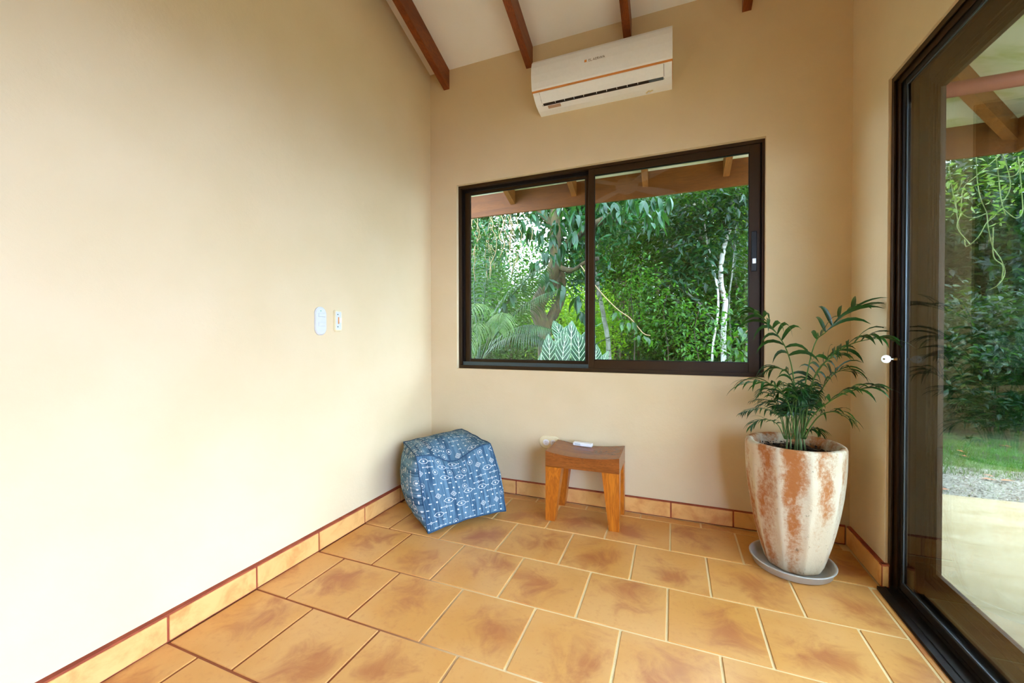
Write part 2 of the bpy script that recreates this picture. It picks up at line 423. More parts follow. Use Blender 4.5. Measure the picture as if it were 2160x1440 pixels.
# rafters indoors, and their tails outside
def rafter(x, w_, name, label, m, y0, y1, group, zoff=0):
    bot = -.143
    o = thing(name, label, 'rafter', (x, y1, cz(y1)), group)
    mb = MB(); mb.prism([(y0-y1, cz(y0)-cz(y1)), (0, 0), (0, bot), (y0-y1, cz(y0)-cz(y1)+bot)], 'x', -w_/2, w_/2)
    mb.build('beam', m, o); return o
RX = [-1.5985, -.9345, -.2735, .3885]
for x, lb in zip(RX, ('varnished wooden ceiling rafter nearest the left wall', 'varnished wooden ceiling rafter ending at the left end of the air conditioner',
                      'varnished wooden ceiling rafter ending behind the top of the air conditioner', 'varnished wooden ceiling rafter right of the air conditioner')):
    rafter(x, .047, 'rafter', lb, M_raft, -2.59, YB, 'rafters under the sloping ceiling')
for k, (x, lb) in enumerate(zip([-3.59, -2.925, -2.26, -1.585, -.925, -.245, .43, 1.07],
        ['eave rafter tail hidden far left of the window']*3+['leftmost eave rafter tail seen through the window', 'second eave rafter tail from the left seen through the window',
         'eave rafter tail seen at the left of the right window pane', 'rightmost eave rafter tail seen through the window', 'eave rafter tail between window and porch corner'])):
    if k < 3: continue
    rafter(x, .05, 'rafter_tail', lb, M_outy, YB+T, EY-.03, 'rafter tails under the eave')
# fascia boards and hip rafter of the porch
mb = MB(); mb.box(-4.5, EX+.03, EY-.03, EY+.0, 2.436, 2.70)
mb.build('fascia_board', M_out, label='long brown fascia board along the eave behind the window', cat='fascia')
mb = MB(); mb.box(EX, EX+.03, PY0, EY-.03, 2.436, 2.70)
mb.build('fascia_board', M_outy, label='brown fascia board of the porch eave running along the patio', cat='fascia')
hv = Vector((EX-hx, EY-YB-T, EZ-z0)); hs = Vector((1, -1, 0)).normalized()*.03
mb = MB(); A = Vector((hx-.1, YB+T-.1, z0+.02)); B_ = Vector((EX, EY, EZ)); dn = Vector((0, 0, -.15))
vs = [A-hs, A+hs, A+hs+dn, A-hs+dn, B_-hs, B_+hs, B_+hs+dn, B_-hs+dn]
mb.add(vs, [(0, 1, 2, 3), (7, 6, 5, 4), (0, 4, 5, 1), (1, 5, 6, 2), (2, 6, 7, 3), (3, 7, 4, 0)])
mb.build('hip_rafter', M_outy, label='diagonal brown hip rafter running to the porch corner', cat='rafter')
for y, lb in ((2.32, 'porch rafter above the top of the sliding door'), (1.6, 'porch rafter next towards the patio'), (.9, 'porch rafter over the open half of the door')):
    mb = MB(); zz = lambda x: z0-(x-hx)*(z0-EZ)/(EX-hx)
    mb.prism([(hx-.1, z0+.03), (EX, EZ+.01), (EX, EZ-.13), (hx-.1, z0-.11)], 'y', y-.025, y+.025)
    mb.build('porch_rafter', M_out, label=lb, cat='rafter', group='rafters of the porch roof')
o = thing('roof_brace', 'round red brown steel pipe crossing below the porch ceiling', 'pipe', (1.04, 2.9, 2.44))
MB().tube([(0, 0, 0), (1.28, 0, -.003)], .038, 20).build('pipe', M_pipe, o)
MB().box(-.012, .0, -.07, .07, -.09, .09).build('wall_plate', M_pipe, o)

# ------------------------------------------------------------------ window
mb = MB(); f0, f1 = YB+.03, YB+.125
e = .014
mb.box(WX0, WX0+e, f0, f1, WZ0, WZ1); mb.box(WX1-e, WX1, f0, f1, WZ0, WZ1)
mb.box(WX0+e, WX1-e, f0, f1, WZ1-e-.006, WZ1); mb.box(WX0+e, WX1-e, f0, f1, WZ0, WZ0+e+.01)
win = struct('window_1', mb, M_alu)
mb = MB(); g = .03                                       # black channels behind the lip
mb.box(WX0+e, WX0+g, f0+.03, f1-.002, WZ0+e, WZ1-e); mb.box(WX1-g, WX1-e, f0+.02, f1-.002, WZ0+e, WZ1-e)
mb.box(WX0+g, WX1-g, f0+.03, f1-.002, WZ1-.04, WZ1-.02); mb.box(WX0+g, WX1-g, f0+.03, f1-.002, WZ0+.024, WZ0+.036)
mb.build('window_track', M_alud, win)
MB().box(WX0+g, -.5, f0+.012, f0+.016, WZ0+.024, WZ0+.05).build('sill_rail', mat('grey_rail', (70, 84, 88), .3, .5), win)
def sash(name, x0, x1, z0, z1, y0, y1, wl, wr, wt, wb_, glz):
    mb = MB()
    mb.bbox(x0, x0+wl, y0, y1, z0, z1, .002); mb.bbox(x1-wr, x1, y0, y1, z0, z1, .002)
    mb.bbox(x0+wl, x1-wr, y0, y1, z1-wt, z1, .002); mb.bbox(x0+wl, x1-wr, y0, y1, z0, z0+wb_, .002)
    s = mb.build(name, M_alu, win)
    m2 = MB(); q = .004
    a, b, c, d = x0+wl, x1-wr, z0+wb_, z1-wt
    for bx in ((a, a+q, c, d), (b-q, b, c, d), (a+q, b-q, c, c+q), (a+q, b-q, d-q, d)): m2.box(bx[0], bx[1], y0+.006, y0+.012, bx[2], bx[3])
    m2.build('gasket', M_blk, s)
    MB().box(a, b, glz, glz+.005, c, d).build('glass_pane', M_glass, s)
    return s
sash('fixed_sash', -1.487, -.53, .925, 2.235, 2.765, 2.79, .04, .03, .03, .026, 2.772)
s2 = sash('sliding_sash', -.532, .468, .905, 2.245, 2.726, 2.755, .04, .055, .045, .06, 2.738)
mb = MB(); mb.bbox(.423, .452, 2.719, 2.726, 1.50, 1.735, .003); lt_ = mb.build('latch', M_blk, s2)
MB().bbox(.428, .447, 2.712, 2.72, 1.545, 1.575, .002).build('latch_button', M_steel, s2)

# ------------------------------------------------------------------ sliding door (both panels slid to the far end)
mb = MB()
mb.box(.8965, 1.06, DY1-.006, DY1, .0, DZ)                       # jamb
mb.box(.8965, .901, DY1-.02, DY1-.006, .0, DZ); mb.box(.911, .915, DY1-.04, DY1-.006, .0, DZ-.02)
mb.box(.943, .948, DY1-.045, DY1-.006, .0, DZ-.02); mb.box(1.03, 1.035, DY1-.045, DY1-.006, .0, DZ-.02)
mb.box(.8965, 1.06, DY0, DY1-.006, DZ-.008, DZ)                  # head
mb.box(.8965, .901, DY0, DY1-.02, DZ-.022, DZ-.008); mb.box(.911, .915, DY0, DY1-.04, DZ-.045, DZ-.008)
mb.box(.943, .948, DY0, DY1-.045, DZ-.045, DZ-.008); mb.box(1.03, 1.035, DY0, DY1-.045, DZ-.045, DZ-.008)
door = struct('door_1', mb, M_alu)
mb = MB(); mb.box(.845, 1.07, DY0, 2.262, -.02, .010); mb.box(.8965, 1.07, 2.262, DY1-.006, -.02, .01); mb.box(.872, .877, DY0, 2.262, .01, .014)
mb.box(.914, .918, DY0, 2.25, .01, .024); mb.box(.93, .934, DY0, 2.25, .01, .024); mb.box(1.0, 1.004, DY0, 2.25, .01, .024)
mb.build('sill_track', M_alud, door)
def panel(name, x0, x1, ya, yb, z0, z1, st, bt, tp, gx, m, bead=0):
    mb = MB()
    mb.bbox(x0, x1, yb-st, yb, z0, z1, .002); mb.bbox(x0, x1, ya, ya+.06, z0, z1, .002)
    mb.bbox(x0, x1, ya+.06, yb-st, z0, z0+bt, .002); mb.bbox(x0, x1, ya+.06, yb-st, z1-tp, z1, .002)
    s = mb.build(name, m, door)
    a, b, c, d = ya+.06, yb-st, z0+bt, z1-tp
    if bead:
        m2 = MB(); k = bead
        for i, (dx, k0, k1) in enumerate(((.006, 0, k*.35), (.010, k*.35, k*.6), (.014, k*.6, k))):
            m2.box(x0+dx, x1-.004, b-k1, b-k0, c+k0, d-k0); m2.box(x0+dx, x1-.004, a, b-k1, c+k0, c+k1); m2.box(x0+dx, x1-.004, a, b-k1, d-k1, d-k0)
        m2.build('glazing_bead', M_alu, s); b -= k; c += k; d -= k
    else:
        m2 = MB(); m2.box(x0+.004, x0+.008, b-.005, b, c, d); m2.box(x0+.004, x0+.008, a, b-.005, c, c+.005); m2.box(x0+.004, x0+.008, a, b-.005, d-.005, d)
        m2.build('gasket', M_gask, s)
    MB().box(gx, gx+.005, a, b, c, d).build('glass_pane', M_dglass, s)
    return s
M_gask = mat('grey_gasket', (96, 108, 118), .25, .4)
panel('inner_panel', .918, .938, .62, 2.262, .012, 2.232, .027, .042, .04, .925, M_alud)
panel('outer_panel', .985, 1.02, .55, 2.285, .014, 2.235, .072, .085, .06, .998, mat('dark_bronze_stile', (34, 22, 11), .45, .15), .05)
kx, ky, kz = .873, 2.268, 1.02
k = thing('door_key', 'small round headed silver key in the sliding door lock', 'key', (kx, ky, kz))
mb = MB(); n = 24; ring = []
for i in range(n):
    q = 2*math.pi*i/n; ring.append((math.cos(q)*.0175, math.sin(q)*.0175))
hole = [(math.cos(2*math.pi*i/n)*.0045-.008, math.sin(2*math.pi*i/n)*.0045) for i in range(n)]
vs = [(x, s_, z) for s_ in (-.0012, .0012) for x, z in ring]+[(x, s_, z) for s_ in (-.0012, .0012) for x, z in hole]
fs = []
for i in range(n):
    j = (i+1) % n
    fs += [(i, j, n+j, n+i), (2*n+i, 3*n+i, 3*n+j, 2*n+j), (i, 2*n+i, 2*n+j, j), (n+i, n+j, 3*n+j, 3*n+i)]
mb.add(vs, fs); mb.build('bow', M_steel, k)
MB().bbox(.016, .027, -.0012, .0012, -.0028, .0028, .0004).build('blade', M_steel, k)
MB().tube([(.0255, 0, 0), (.045, 0, 0)], .006, 16).build('lock_barrel', mat('brass_lock', (168, 140, 96), .3, .8), k)

# ------------------------------------------------------------------ air conditioner
ac = thing('air_conditioner', 'white wall mounted air conditioner above the window', 'air conditioner', (-.43, YB, 2.636))
prof = [(0, 0), (.11, .0165), (.163, .06), (.19, .056+.004)]
Wd = .42
def acp(d, z): return (-d, z)
low = [(0, 0), (-.055, .004), (-.11, .0165), (-.14, .032), (-.163, .05), (-.178, .058), (-.178, .063), (0, .063)]
MB().prism(low, 'x', -Wd, Wd).build('lower_housing', M_white, ac)
up = [(0, .066), (-.187, .066), (-.196, .075), (-.204, .11), (-.2085, .155), (-.206, .205), (-.196, .24), (-.178, .262), (-.15, .268), (0, .268)]
MB().prism(up, 'x', -Wd-.002, Wd+.002).build('front_panel', M_white, ac)
MB().prism([(0, .061), (-.186, .061), (-.189, .0685), (0, .0685)], 'x', -Wd-.003, Wd+.003).build('copper_strip', M_bronze, ac)
# air outlet: the flap, the dark slot with its vanes
MB().prism([(-.176, .0565), (-.118, .0215), (-.1165, .019), (-.12, .0185), (-.15, .034), (-.1795, .0555)], 'x', -Wd+.045, Wd-.045).build('flap', M_white, ac)
sl = [(-.116, .0172), (-.099, .0118), (-.099, .0155), (-.116, .021)]
MB().prism(sl, 'x', -Wd+.05, Wd-.13).build('air_slot', M_slot, ac)
MB().prism(sl, 'x', Wd-.13, Wd-.047).build('slot_end', M_gask, ac)
for i in range(9):
    x = -Wd+.13+i*.062+(0 if i < 4 else .02)
    MB().prism([(-.117, .0166), (-.107, .0135), (-.107, .018), (-.117, .0215)], 'x', x, x+.003).build('vane', M_white, ac)
for x in (-Wd+.043, Wd-.045):
    MB().prism([(-.1775, .0545), (-.163, .0488), (-.14, .0305), (-.1, .0125), (-.1, .016), (-.176, .058)], 'x', x, x+.0022).build('flap_gap', M_slot, ac)
MB().prism([(-.092, .0095), (-.07, .0050), (-.07, .009), (-.092, .0135)], 'x', -Wd+.075, -Wd+.16).build('rating_label', M_label, ac)
tx = bpy.data.curves.new('logo', 'FONT'); tx.body = 'EL AERWA'; tx.size = .021; tx.extrude = .0004; tx.align_x = 'CENTER'
to = bpy.data.objects.new('tmp', tx); sc.collection.objects.link(to)
dg = bpy.context.evaluated_depsgraph_get(); tm = bpy.data.meshes.new_from_object(to.evaluated_get(dg)); bpy.data.objects.remove(to)
tm.materials.clear(); tm.materials.append(M_logo)
lo = link('logo', tm, ac, (-.004, -.2084, .158)); lo.rotation_euler = (math.radians(90), 0, 0)
MB().box(-.078, -.064, -.2092, -.205, .158, .172).build('logo_block', M_bronze, ac)
mb = MB()
mb.tube([(.27, -.03, -.008), (.29, -.035, .004)], .004, 6); mb.tube([(.29, -.035, -.006), (.31, -.03, .004)], .004, 6); mb.build('drain_stub', M_cream, ac)

# ------------------------------------------------------------------ switch, dimmer, socket
M_plate = mat('switch_plastic', (214, 216, 212), .4)
def capsule(w_, h_, n=12):
    r = min(w_, h_)/2; pts = []
    for i in range(4*n):
        q = 2*math.pi*(i+.5)/(4*n); cx = (w_/2-r)*(1 if math.cos(q) > 0 else -1); cy = (h_/2-r)*(1 if math.sin(q) > 0 else -1)
        pts.append((cx+r*math.cos(q), cy+r*math.sin(q)))
    return pts
def plate(pts, axis, base, t, sgn, mb):          # bevelled plate rising from the wall
    n = len(pts); L = [(1, 0), (1, .5), (.9, 1)]; vs = []
    for s_, d in L:
        for u, v in pts:
            q = base+sgn*t*d; vs.append((q, u*s_, v*s_) if axis == 'x' else (u*s_, q, v*s_))
    fs = [(i*n+k, i*n+(k+1) % n, (i+1)*n+(k+1) % n, (i+1)*n+k) for i in range(2) for k in range(n)]+[tuple(range(2*n, 3*n)), tuple(range(n))[::-1]]
    mb.add(vs, fs)
s = thing('light_switch', 'oval white double light switch on the left wall', 'switch', (XL, 1.621, 1.206))
mb = MB(); plate(capsule(.074, .152), 'x', 0, .011, 1, mb); mb.build('cover_plate', M_plate, s)
for z in (.033, -.016):
    mb = MB(); mb.bbox(.010, .0145, -.02, .026, z-.011, z+.009, .002); mb.build('rocker', M_plate, s)
MB().bbox(.010, .0125, -.006, -.001, .051, .056, .0006).build('pilot_light', mat('green_pilot', (70, 190, 140), .3), s)
s = thing('dimmer_switch', 'narrow uncovered dimmer beside the oval light switch', 'switch', (XL, 1.739, 1.212))
def rrect(w_, h_, r, n=5):
    pts = []
    for cx, cy, a0 in ((1, 1, 0), (-1, 1, 90), (-1, -1, 180), (1, -1, 270)):
        for i in range(n+1):
            q = math.radians(a0+90*i/n); pts.append((cx*(w_/2-r)+r*math.cos(q), cy*(h_/2-r)+r*math.sin(q)))
    return pts
mb = MB(); plate(rrect(.054, .122, .014), 'x', 0, .012, 1, mb); mb.build('body', M_cream, s)
MB().bbox(.0115, .014, -.020, .019, -.05, .05, .001).build('face', M_plate, s)
MB().bbox(.013, .020, .002, .016, -.012, .016, .002).build('knob', M_white, s)
MB().bbox(.013, .016, -.006, .001, -.018, .020, .0006).build('slider_slot', M_bronze, s)
for z in (.034, -.034): MB().tube([(.0135, -.008, z), (.0155, -.008, z)], .0032, 10).build('screw', mat('grey_screw', (90, 104, 90), .4, .6), s)
s = thing('power_outlet', 'oval cream power outlet low on the wall behind the stool', 'outlet', (-.787, YB, .392))
mb = MB(); plate(capsule(.155, .088), 'y', 0, .010, -1, mb); mb.build('cover_plate', M_cream, s)
for x in (-.026, .026):
    mb = MB(); plate(capsule(.046, .040), 'y', -.009, .004, -1, mb); sk = mb.build('socket', M_white, s, loc=(x, 0, 0))
    m2 = MB()
    m2.box(-.006, -.0045, -.0138, -.0128, .001, .009); m2.box(.0045, .006, -.0138, -.0128, .002, .008); m2.tube([(0, -.0138, -.006), (0, -.0128, -.006)], .002, 10)
    m2.build('slots', M_slot, sk)

# ------------------------------------------------------------------ stool with the remote on it
SX0, SX1, SY0, SY1 = -.7235, -.284, 2.365, 2.66
st = thing('wooden_stool', 'small glossy teak stool with dipped seat under the window', 'stool', ((SX0+SX1)/2, (SY0+SY1)/2, 0))
hx_, hy_ = (SX1-SX0)/2, (SY1-SY0)/2
top = [(-hx_+2*hx_*i/16, .424-.021*(1-((i-8)/8)**2)) for i in range(17)]
poly = top+[(hx_, .333), (-hx_, .330)]
MB().prism(poly, 'y', -hy_, hy_).build('seat', M_seat, st)
def leg(sx, sy):
    mb = MB(); z1 = .333
    xo, yo = sx*hx_, sy*hy_
    xt, xb, yt, yb = .100, .058, .075, .050
    vs = []
    for z, xw, yw in ((0, xb, yb), (z1, xt, yt)):
        for a, b in ((0, 0), (1, 0), (1, 1), (0, 1)): vs.append((xo-sx*a*xw, yo-sy*b*yw, z))
    mb.add(vs, [(0, 1, 2, 3), (7, 6, 5, 4), (0, 4, 5, 1), (1, 5, 6, 2), (2, 6, 7, 3), (3, 7, 4, 0)]); return mb
for sx in (-1, 1):
    for sy in (-1, 1): leg(sx, sy).build('leg', M_stool, st)
rc = thing('remote_control', 'white plastic remote control lying on the back of the stool seat', 'remote', (-.548, 2.628, .406))
MB().bbox(-.063, .063, -.02, .02, 0, .022, .004).build('body', M_white, rc)
MB().bbox(-.05, -.012, -.0206, -.0195, .006, .017, .0003).build('display', mat('pale_display', (206, 214, 214), .2), rc)
rc.rotation_euler = (0, .02, math.radians(-3))

# ------------------------------------------------------------------ blue pouf
def f_pouf(b):
    n = N.nt.nodes.new('ShaderNodeUVMap'); n.uv_map = 'UVMap'; uv = n.outputs[0]
    u, v, _ = xyz(uv)
    wob = noise(comb(u*.6, v*6.0), 8, 3)
    w1 = noise(comb(u*38.0, v*2.2), 1, 3, .6); w2 = noise(comb(u*170.0, v*7.0), 1, 2, .5); w3 = noise(comb(u*14.0, v*1.2), 1, 1)
    base = mix(ss(w1*.45+w2*.35+w3*.3, .42, .68), (44, 76, 100), (106, 140, 158))
    # rows of small motifs
    PU, PV = .088, .0345
    u2 = u+noise(comb(u*3.0, v*3.0), 1, 1)*.01; v2 = v+noise(comb(v*3.0, u*3.0, 4.0), 1, 1)*.012
    vv = v2/PV; row = N.m('FLOOR', vv); fv = N.m('FRACT', vv)-.5
    hr = N.m('FRACT', nabs(N.m('SINE', row*39.346+1.7))*2437.3)
    uu = u2/PU+hr*3.7; cell = N.m('FLOOR', uu); fu = N.m('FRACT', uu)-.5
    h = N.m('FRACT', nabs(N.m('SINE', row*12.9898+cell*78.233))*4375.85)
    X = fu*.066; Y = fv*.026; r = N.m('SQRT', X*X+Y*Y)
    def band(a, c, hw): return lt(nabs(a-c), hw)
    def disc(x0, y0, rr): return lt(N.m('SQRT', (X-x0)*(X-x0)+(Y-y0)*(Y-y0)), rr)
    hexd = nmax(nabs(Y)*1.1, nabs(X)*.50+nabs(Y)*.62)
    line = lambda a, b: lt(nabs(Y), .0009)*gt(X, a)*lt(X, b)
    eye = nmax(nmax(band(hexd, .0105, .0010), lt(r, .0042)), nmax(line(.019, .029), disc(.029, 0.0, .0030)))
    ang = N.m('ARCTAN2', Y, X)
    dotring = nmax(band(r, .0105, .0013)*gt(N.m('SINE', ang*15.0), -.1), lt(r, .0042))
    dotring = nmax(dotring, disc(-.026, 0.0, .0034))
    dia = nabs(X)+nabs(Y)
    bar = nmax(nmax(line(-.020, -.005), line(.005, .020)), nmax(disc(-.021, 0.0, .0032), disc(.021, 0.0, .0032)))
    bar = nmax(bar, nmax(band(dia, .0055, .0011), lt(r, .0018)))
    dash = lt(nabs(Y), .0019)*lt(nabs(X+.012), .0065)
    dash = nmax(dash, disc(.016, .002, .0040))
    conc = nmax(nmax(band(dia, .0125, .0011), band(dia, .0080, .0010)), lt(dia, .0034))
    conc = nmax(conc, disc(.024, 0.0, .0030))
    def pick(lo_, hi_): return gt(h, lo_)*lt(h, hi_)
    rA = lt(hr, .50); rB = gt(hr, .50)
    m = nmax(rA*nmax(pick(-.1, .36)*eye, nmax(pick(.36, .58)*dotring, nmax(pick(.58, .78)*dash, pick(.78, 1.1)*conc))),
             rB*nmax(pick(-.1, .40)*bar, nmax(pick(.40, .80)*dash, nmax(pick(.80, .92)*dotring, pick(.92, 1.1)*eye))))
    fade = ss(noise(uv, 260, 2), .3, .5)
    c = mix(m*(fade*.5+.5), base, (214, 214, 206))
    return {'Base Color': c, 'Normal': bump(w2+noise(comb(u*60.0, v*900.0), 1, 1)*.4, .25, .002)}
M_pouf = mat('indigo_printed_cotton', rough=.95, fn=f_pouf, spec=.15)
M_seam = mat('indigo_seam', (58, 86, 112), .95, spec=.1)
C8 = {(0, 0, 0): (-1.29, 1.950, .006), (1, 0, 0): (-.969, 2.312, .040), (0, 0, 1): (-1.401, 1.996, .418), (1, 0, 1): (-1.086, 2.345, .438),
      (0, 1, 0): (-1.585, 2.22, .004), (1, 1, 0): (-1.27, 2.56, .004), (0, 1, 1): (-1.675, 2.245, .415), (1, 1, 1): (-1.415, 2.57, .455)}
C8 = {k_: Vector(v_) for k_, v_ in C8.items()}
CC = sum(C8.values(), Vector())/8
def pf(a, b, c):                        # a along the front, b depth, c height, all 0..1
    p = Vector()
    for (i, j, k_), q in C8.items(): p += q*((a if i else 1-a)*(b if j else 1-b)*(c if k_ else 1-c))
    ba, bb, bc = 4*a*(1-a), 4*b*(1-b), 4*c*(1-c)
    ux = (C8[1, 0, 0]-C8[0, 0, 0]).normalized(); uy = Vector((-ux.y, ux.x, 0)); 
    s = Vector()
    s -= uy*.030*(bc**.7)*(ba**.7)*(1-b)**2*(1-.2*c)
    s += uy*.03*(bc**.7)*(ba**.7)*b**2
    s -= ux*.080*(bc**.8)*(bb**.5)*(1-a)**2
    s += ux*.045*(bc**.8)*(bb**.4+.25)*a**2
    top = c**3
    s.z += top*(.035*(ba*bb)**.7)                                    # domed top
    s.z -= top*.075*math.exp(-((a-.50)/.24)**2)*math.exp(-((b-.0)/.20)**2)   # slumped front edge
    s.z -= top*.022*math.exp(-((a-.6)/.3)**2)*math.exp(-((b-.28)/.16)**2)
    s += -uy*(-.02)*top*math.exp(-((a-.5)/.3)**2)*(1-b)**3
    # creases running below the front edge
    if b < .3: s += uy*(.008*math.exp(-((c-.80-.18*(a-.3))/.045)**2)*(1-b/.3)*ba**.5-.006*math.exp(-((c-.90-.1*(a-.3))/.04)**2)*(1-b/.3)*ba**.5)
    s.z += (1-c)**3*(.018*ba*(1-b)**2)                             # bottom front edge lifts a little
    wr = .0025*math.sin(a*23+c*9)*math.sin(b*19+c*13+a*5)
    s += (p-CC).normalized()*wr
    p = p+s
    p.z = max(p.z, .0035)
    p.x = max(p.x, -1.735 if p.z > .11 else -1.712)
    return p
pouf = thing('pouf', 'square blue pouf printed with white tribal motifs in the corner', 'pouf', (CC.x, CC.y, 0))
n = 40; vs, fs, uvs = [], [], []
faces6 = [(lambda u, v: (u, 0, v), .47, .42, 0), (lambda u, v: (0, 1-u, v), .36, .42, 1), (lambda u, v: (1, u, v), .36, .42, 1), (lambda u, v: (1-u, 1, v), .45, .42, 0),
          (lambda u, v: (u, v, 1), .46, .36, 0), (lambda u, v: (u, 1-v, 0), .46, .36, 0)]
for k_, (fn_, su, sv, rot_) in enumerate(faces6):
    o0 = len(vs)
    for i in range(n+1):
        for j in range(n+1): vs.append(pf(*fn_(i/n, j/n)))
    for i in range(n):
        for j in range(n):
            fs.append((o0+i*(n+1)+j, o0+(i+1)*(n+1)+j, o0+(i+1)*(n+1)+j+1, o0+i*(n+1)+j+1))
            for (a, b) in ((i, j), (i+1, j), (i+1, j+1), (i, j+1)):
                q = (a/n*su+k_*.731, b/n*sv+k_*.377); uvs.append((q[1], q[0]) if rot_ else q)
me = bpy.data.meshes.new('cover'); me.from_pydata([tuple(v-Vector((CC.x, CC.y, 0))) for v in vs], [], fs)
uvl = me.uv_layers.new(name='UVMap'); uvl.data.foreach_set('uv', [c for q in uvs for c in q])
me.polygons.foreach_set('use_smooth', [True]*len(fs)); me.materials.append(M_pouf); me.update()
link('cover', me, pouf)
mb = MB()
for fx in (lambda t: (t, 0, 0), lambda t: (t, 0, 1), lambda t: (0, 0, t), lambda t: (1, 0, t), lambda t: (0, t, 1), lambda t: (1, t, 1), lambda t: (t, 1, 1), lambda t: (0, t, 0), lambda t: (1, t, 0), lambda t: (0, 1, t), lambda t: (1, 1, t)):
    pts = [pf(*fx(i/24)) for i in range(25)]
    q = []
    for p in pts:
        d = (p-CC-Vector((0, 0, 0))).normalized(); p = p+d*.003; p.z = max(p.z, .004); p.x = max(p.x, -1.71); q.append(p-Vector((CC.x, CC.y, 0)))
    mb.tube(q, .0032, 6)
mb.build('seam', M_seam, pouf)

# ------------------------------------------------------------------ potted palm and its saucer
PX, PY = .55, 2.345
sau = thing('plant_saucer', 'round translucent grey plastic saucer under the tall planter', 'saucer', (PX-.012, PY-.02, 0))
M_sau = mat('clear_grey_plastic', (206, 203, 196), .3); M_sau.node_tree.nodes['Principled BSDF'].inputs['Transmission Weight'].default_value = .25
MB().lathe([(.0, .002), (.152, .002), (.163, .008), (.171, .036), (.178, .040), (.179, .0435), (.174, .045), (.167, .041), (.158, .012), (.149, .0065), (0, .0065)], 56, close=False).build('dish', M_sau, sau)
palm = thing('potted_palm', 'potted parlour palm in a tall whitewashed terracotta planter', 'plant', (PX, PY, .008))
def f_pot(b):
    o = coord(); x, y, z = xyz(o); ang = N.m('ARCTAN2', y, x)
    sec = N.m('FRACT', (ang+.2)/(2*math.pi)*10.0); ridge = nabs(sec-.5)*2      # 1 on the arrises
    n = noise(mapv(o, (1, 1, .45)), 11, 7, .68); n2 = noise(o, 70, 4, .7); n3 = noise(mapv(o, (1, 1, .5)), 4, 3)
    k = ss(n*.8+n2*.34+ridge*ridge*ridge*.20+(n3-.5)*.7+.01, .44, .72)
    c = mix(k, (176, 112, 62), (216, 203, 178))
    c = mix(ss(n3, .45, .65)*.35, c, (188, 150, 108)); c = mix(ss(noise(o, 28, 5, .7), .62, .72)*.6, c, (96, 80, 58))
    return {'Base Color': c, 'Normal': bump(n*.4+n2, .5, .004)}
M_pot = mat('whitewashed_terracotta', rough=.9, fn=f_pot, spec=.15)
PI = math.pi
def pot_r(q, z):
    if z > .56: k_ = max(0, 1-(z-.56)/.03)
    else: k_ = 1
    k_ = min(k_, 1); s_ = ((q+.2)/(2*PI)*10) % 1; t = (s_-.5)*(2*PI/10)
    return 1-k_*(1-math.cos(PI/10)/math.cos(t))*.95
body = [(0, 0), (.112, 0), (.122, .012), (.136, .06), (.152, .12), (.168, .19), (.183, .27), (.195, .35), (.203, .43), (.207, .50), (.208, .555), (.207, .582), (.203, .594), (.195, .600), (.182, .599), (.173, .592), (.168, .575), (.165, .54), (.160, .50)]
MB().lathe(body, 120, rfn=lambda q, z: pot_r(q, z)).build('planter', M_pot, palm)
mb = MB()
gv, gf = [], []; nr, na = 9, 40
for i in range(nr+1):
    for k_ in range(na):
        q = 2*PI*k_/na; r_ = .166*i/nr; gv.append((r_*math.cos(q), r_*math.sin(q), .552+rnd.uniform(-.006, .008)-(.01 if i == nr else 0)))
gf = [(i*na+k_, (i+1)*na+k_, (i+1)*na+(k_+1) % na, i*na+(k_+1) % na) for i in range(nr) for k_ in range(na)]
mb.add(gv, gf, 0, True)
so = mb.build('soil', M_soil, palm)
mb = MB()
for i in range(260):
    q, r_ = rnd.uniform(0, 2*PI), .158*math.sqrt(rnd.random()); s_ = rnd.uniform(.003, .008); c = Vector((r_*math.cos(q), r_*math.sin(q), .560+rnd.uniform(-.003, .005)))
    ax = Vector((rnd.gauss(0, 1), rnd.gauss(0, 1), rnd.gauss(0, .4))).normalized()
    mb.tube([c-ax*s_, c, c+ax*s_], [.001, s_*.45, .001], 5, cap=False)
mb.build('bark_chips', mat('bark_chips', rough=.95, fn=lambda b: {'Base Color': mix(ss(noise(coord(), 30, 1), .4, .6), (28, 18, 12), (120, 92, 66))}), palm, kind='stuff')

def catmull(P, m=8):
    P = [Vector(p) for p in P]; P = [P[0]*2-P[1]]+P+[P[-1]*2-P[-2]]; out = []
    for i in range(1, len(P)-2):
        for k_ in range(m):
            t = k_/m; a, b, c, d = P[i-1:i+3]
            out.append(.5*((2*b)+(c-a)*t+(2*a-5*b+4*c-d)*t*t+(3*b-a-3*c+d)*t**3))
    out.append(P[-2]); return out
def blade(mb, base, d, up, L, W, droop, n=6, fold=.25, curl=0.0):
    """a lance-shaped leaflet as a folded strip, bending down with its weight"""
    d = d.normalized(); p = Vector(base); vs = []; side0 = d.cross(up).normalized()
    for i in range(n+1):
        t = i/n; wd = W*.5*(math.sin(PI*min(1, (t*.93+.05)**.72)))
        if i == n: wd = W*.02
        s_ = side0; nn = s_.cross(d).normalized()
        vs += [p-s_*wd-nn*wd*fold*-1, p, p+s_*wd+nn*wd*fold]
        d = (d+Vector((0, 0, -droop*(.35+t)/n*2))).normalized(); p = p+d*(L/n)
        side0 = (side0-d*side0.dot(d)).normalized()
    fs = []
    for i in range(n):
        a = i*3; fs += [(a, a+1, a+4, a+3), (a+1, a+2, a+5, a+4)]
    mb.add(vs, fs, 0, True)
pl0 = Vector((PX, PY, .008))
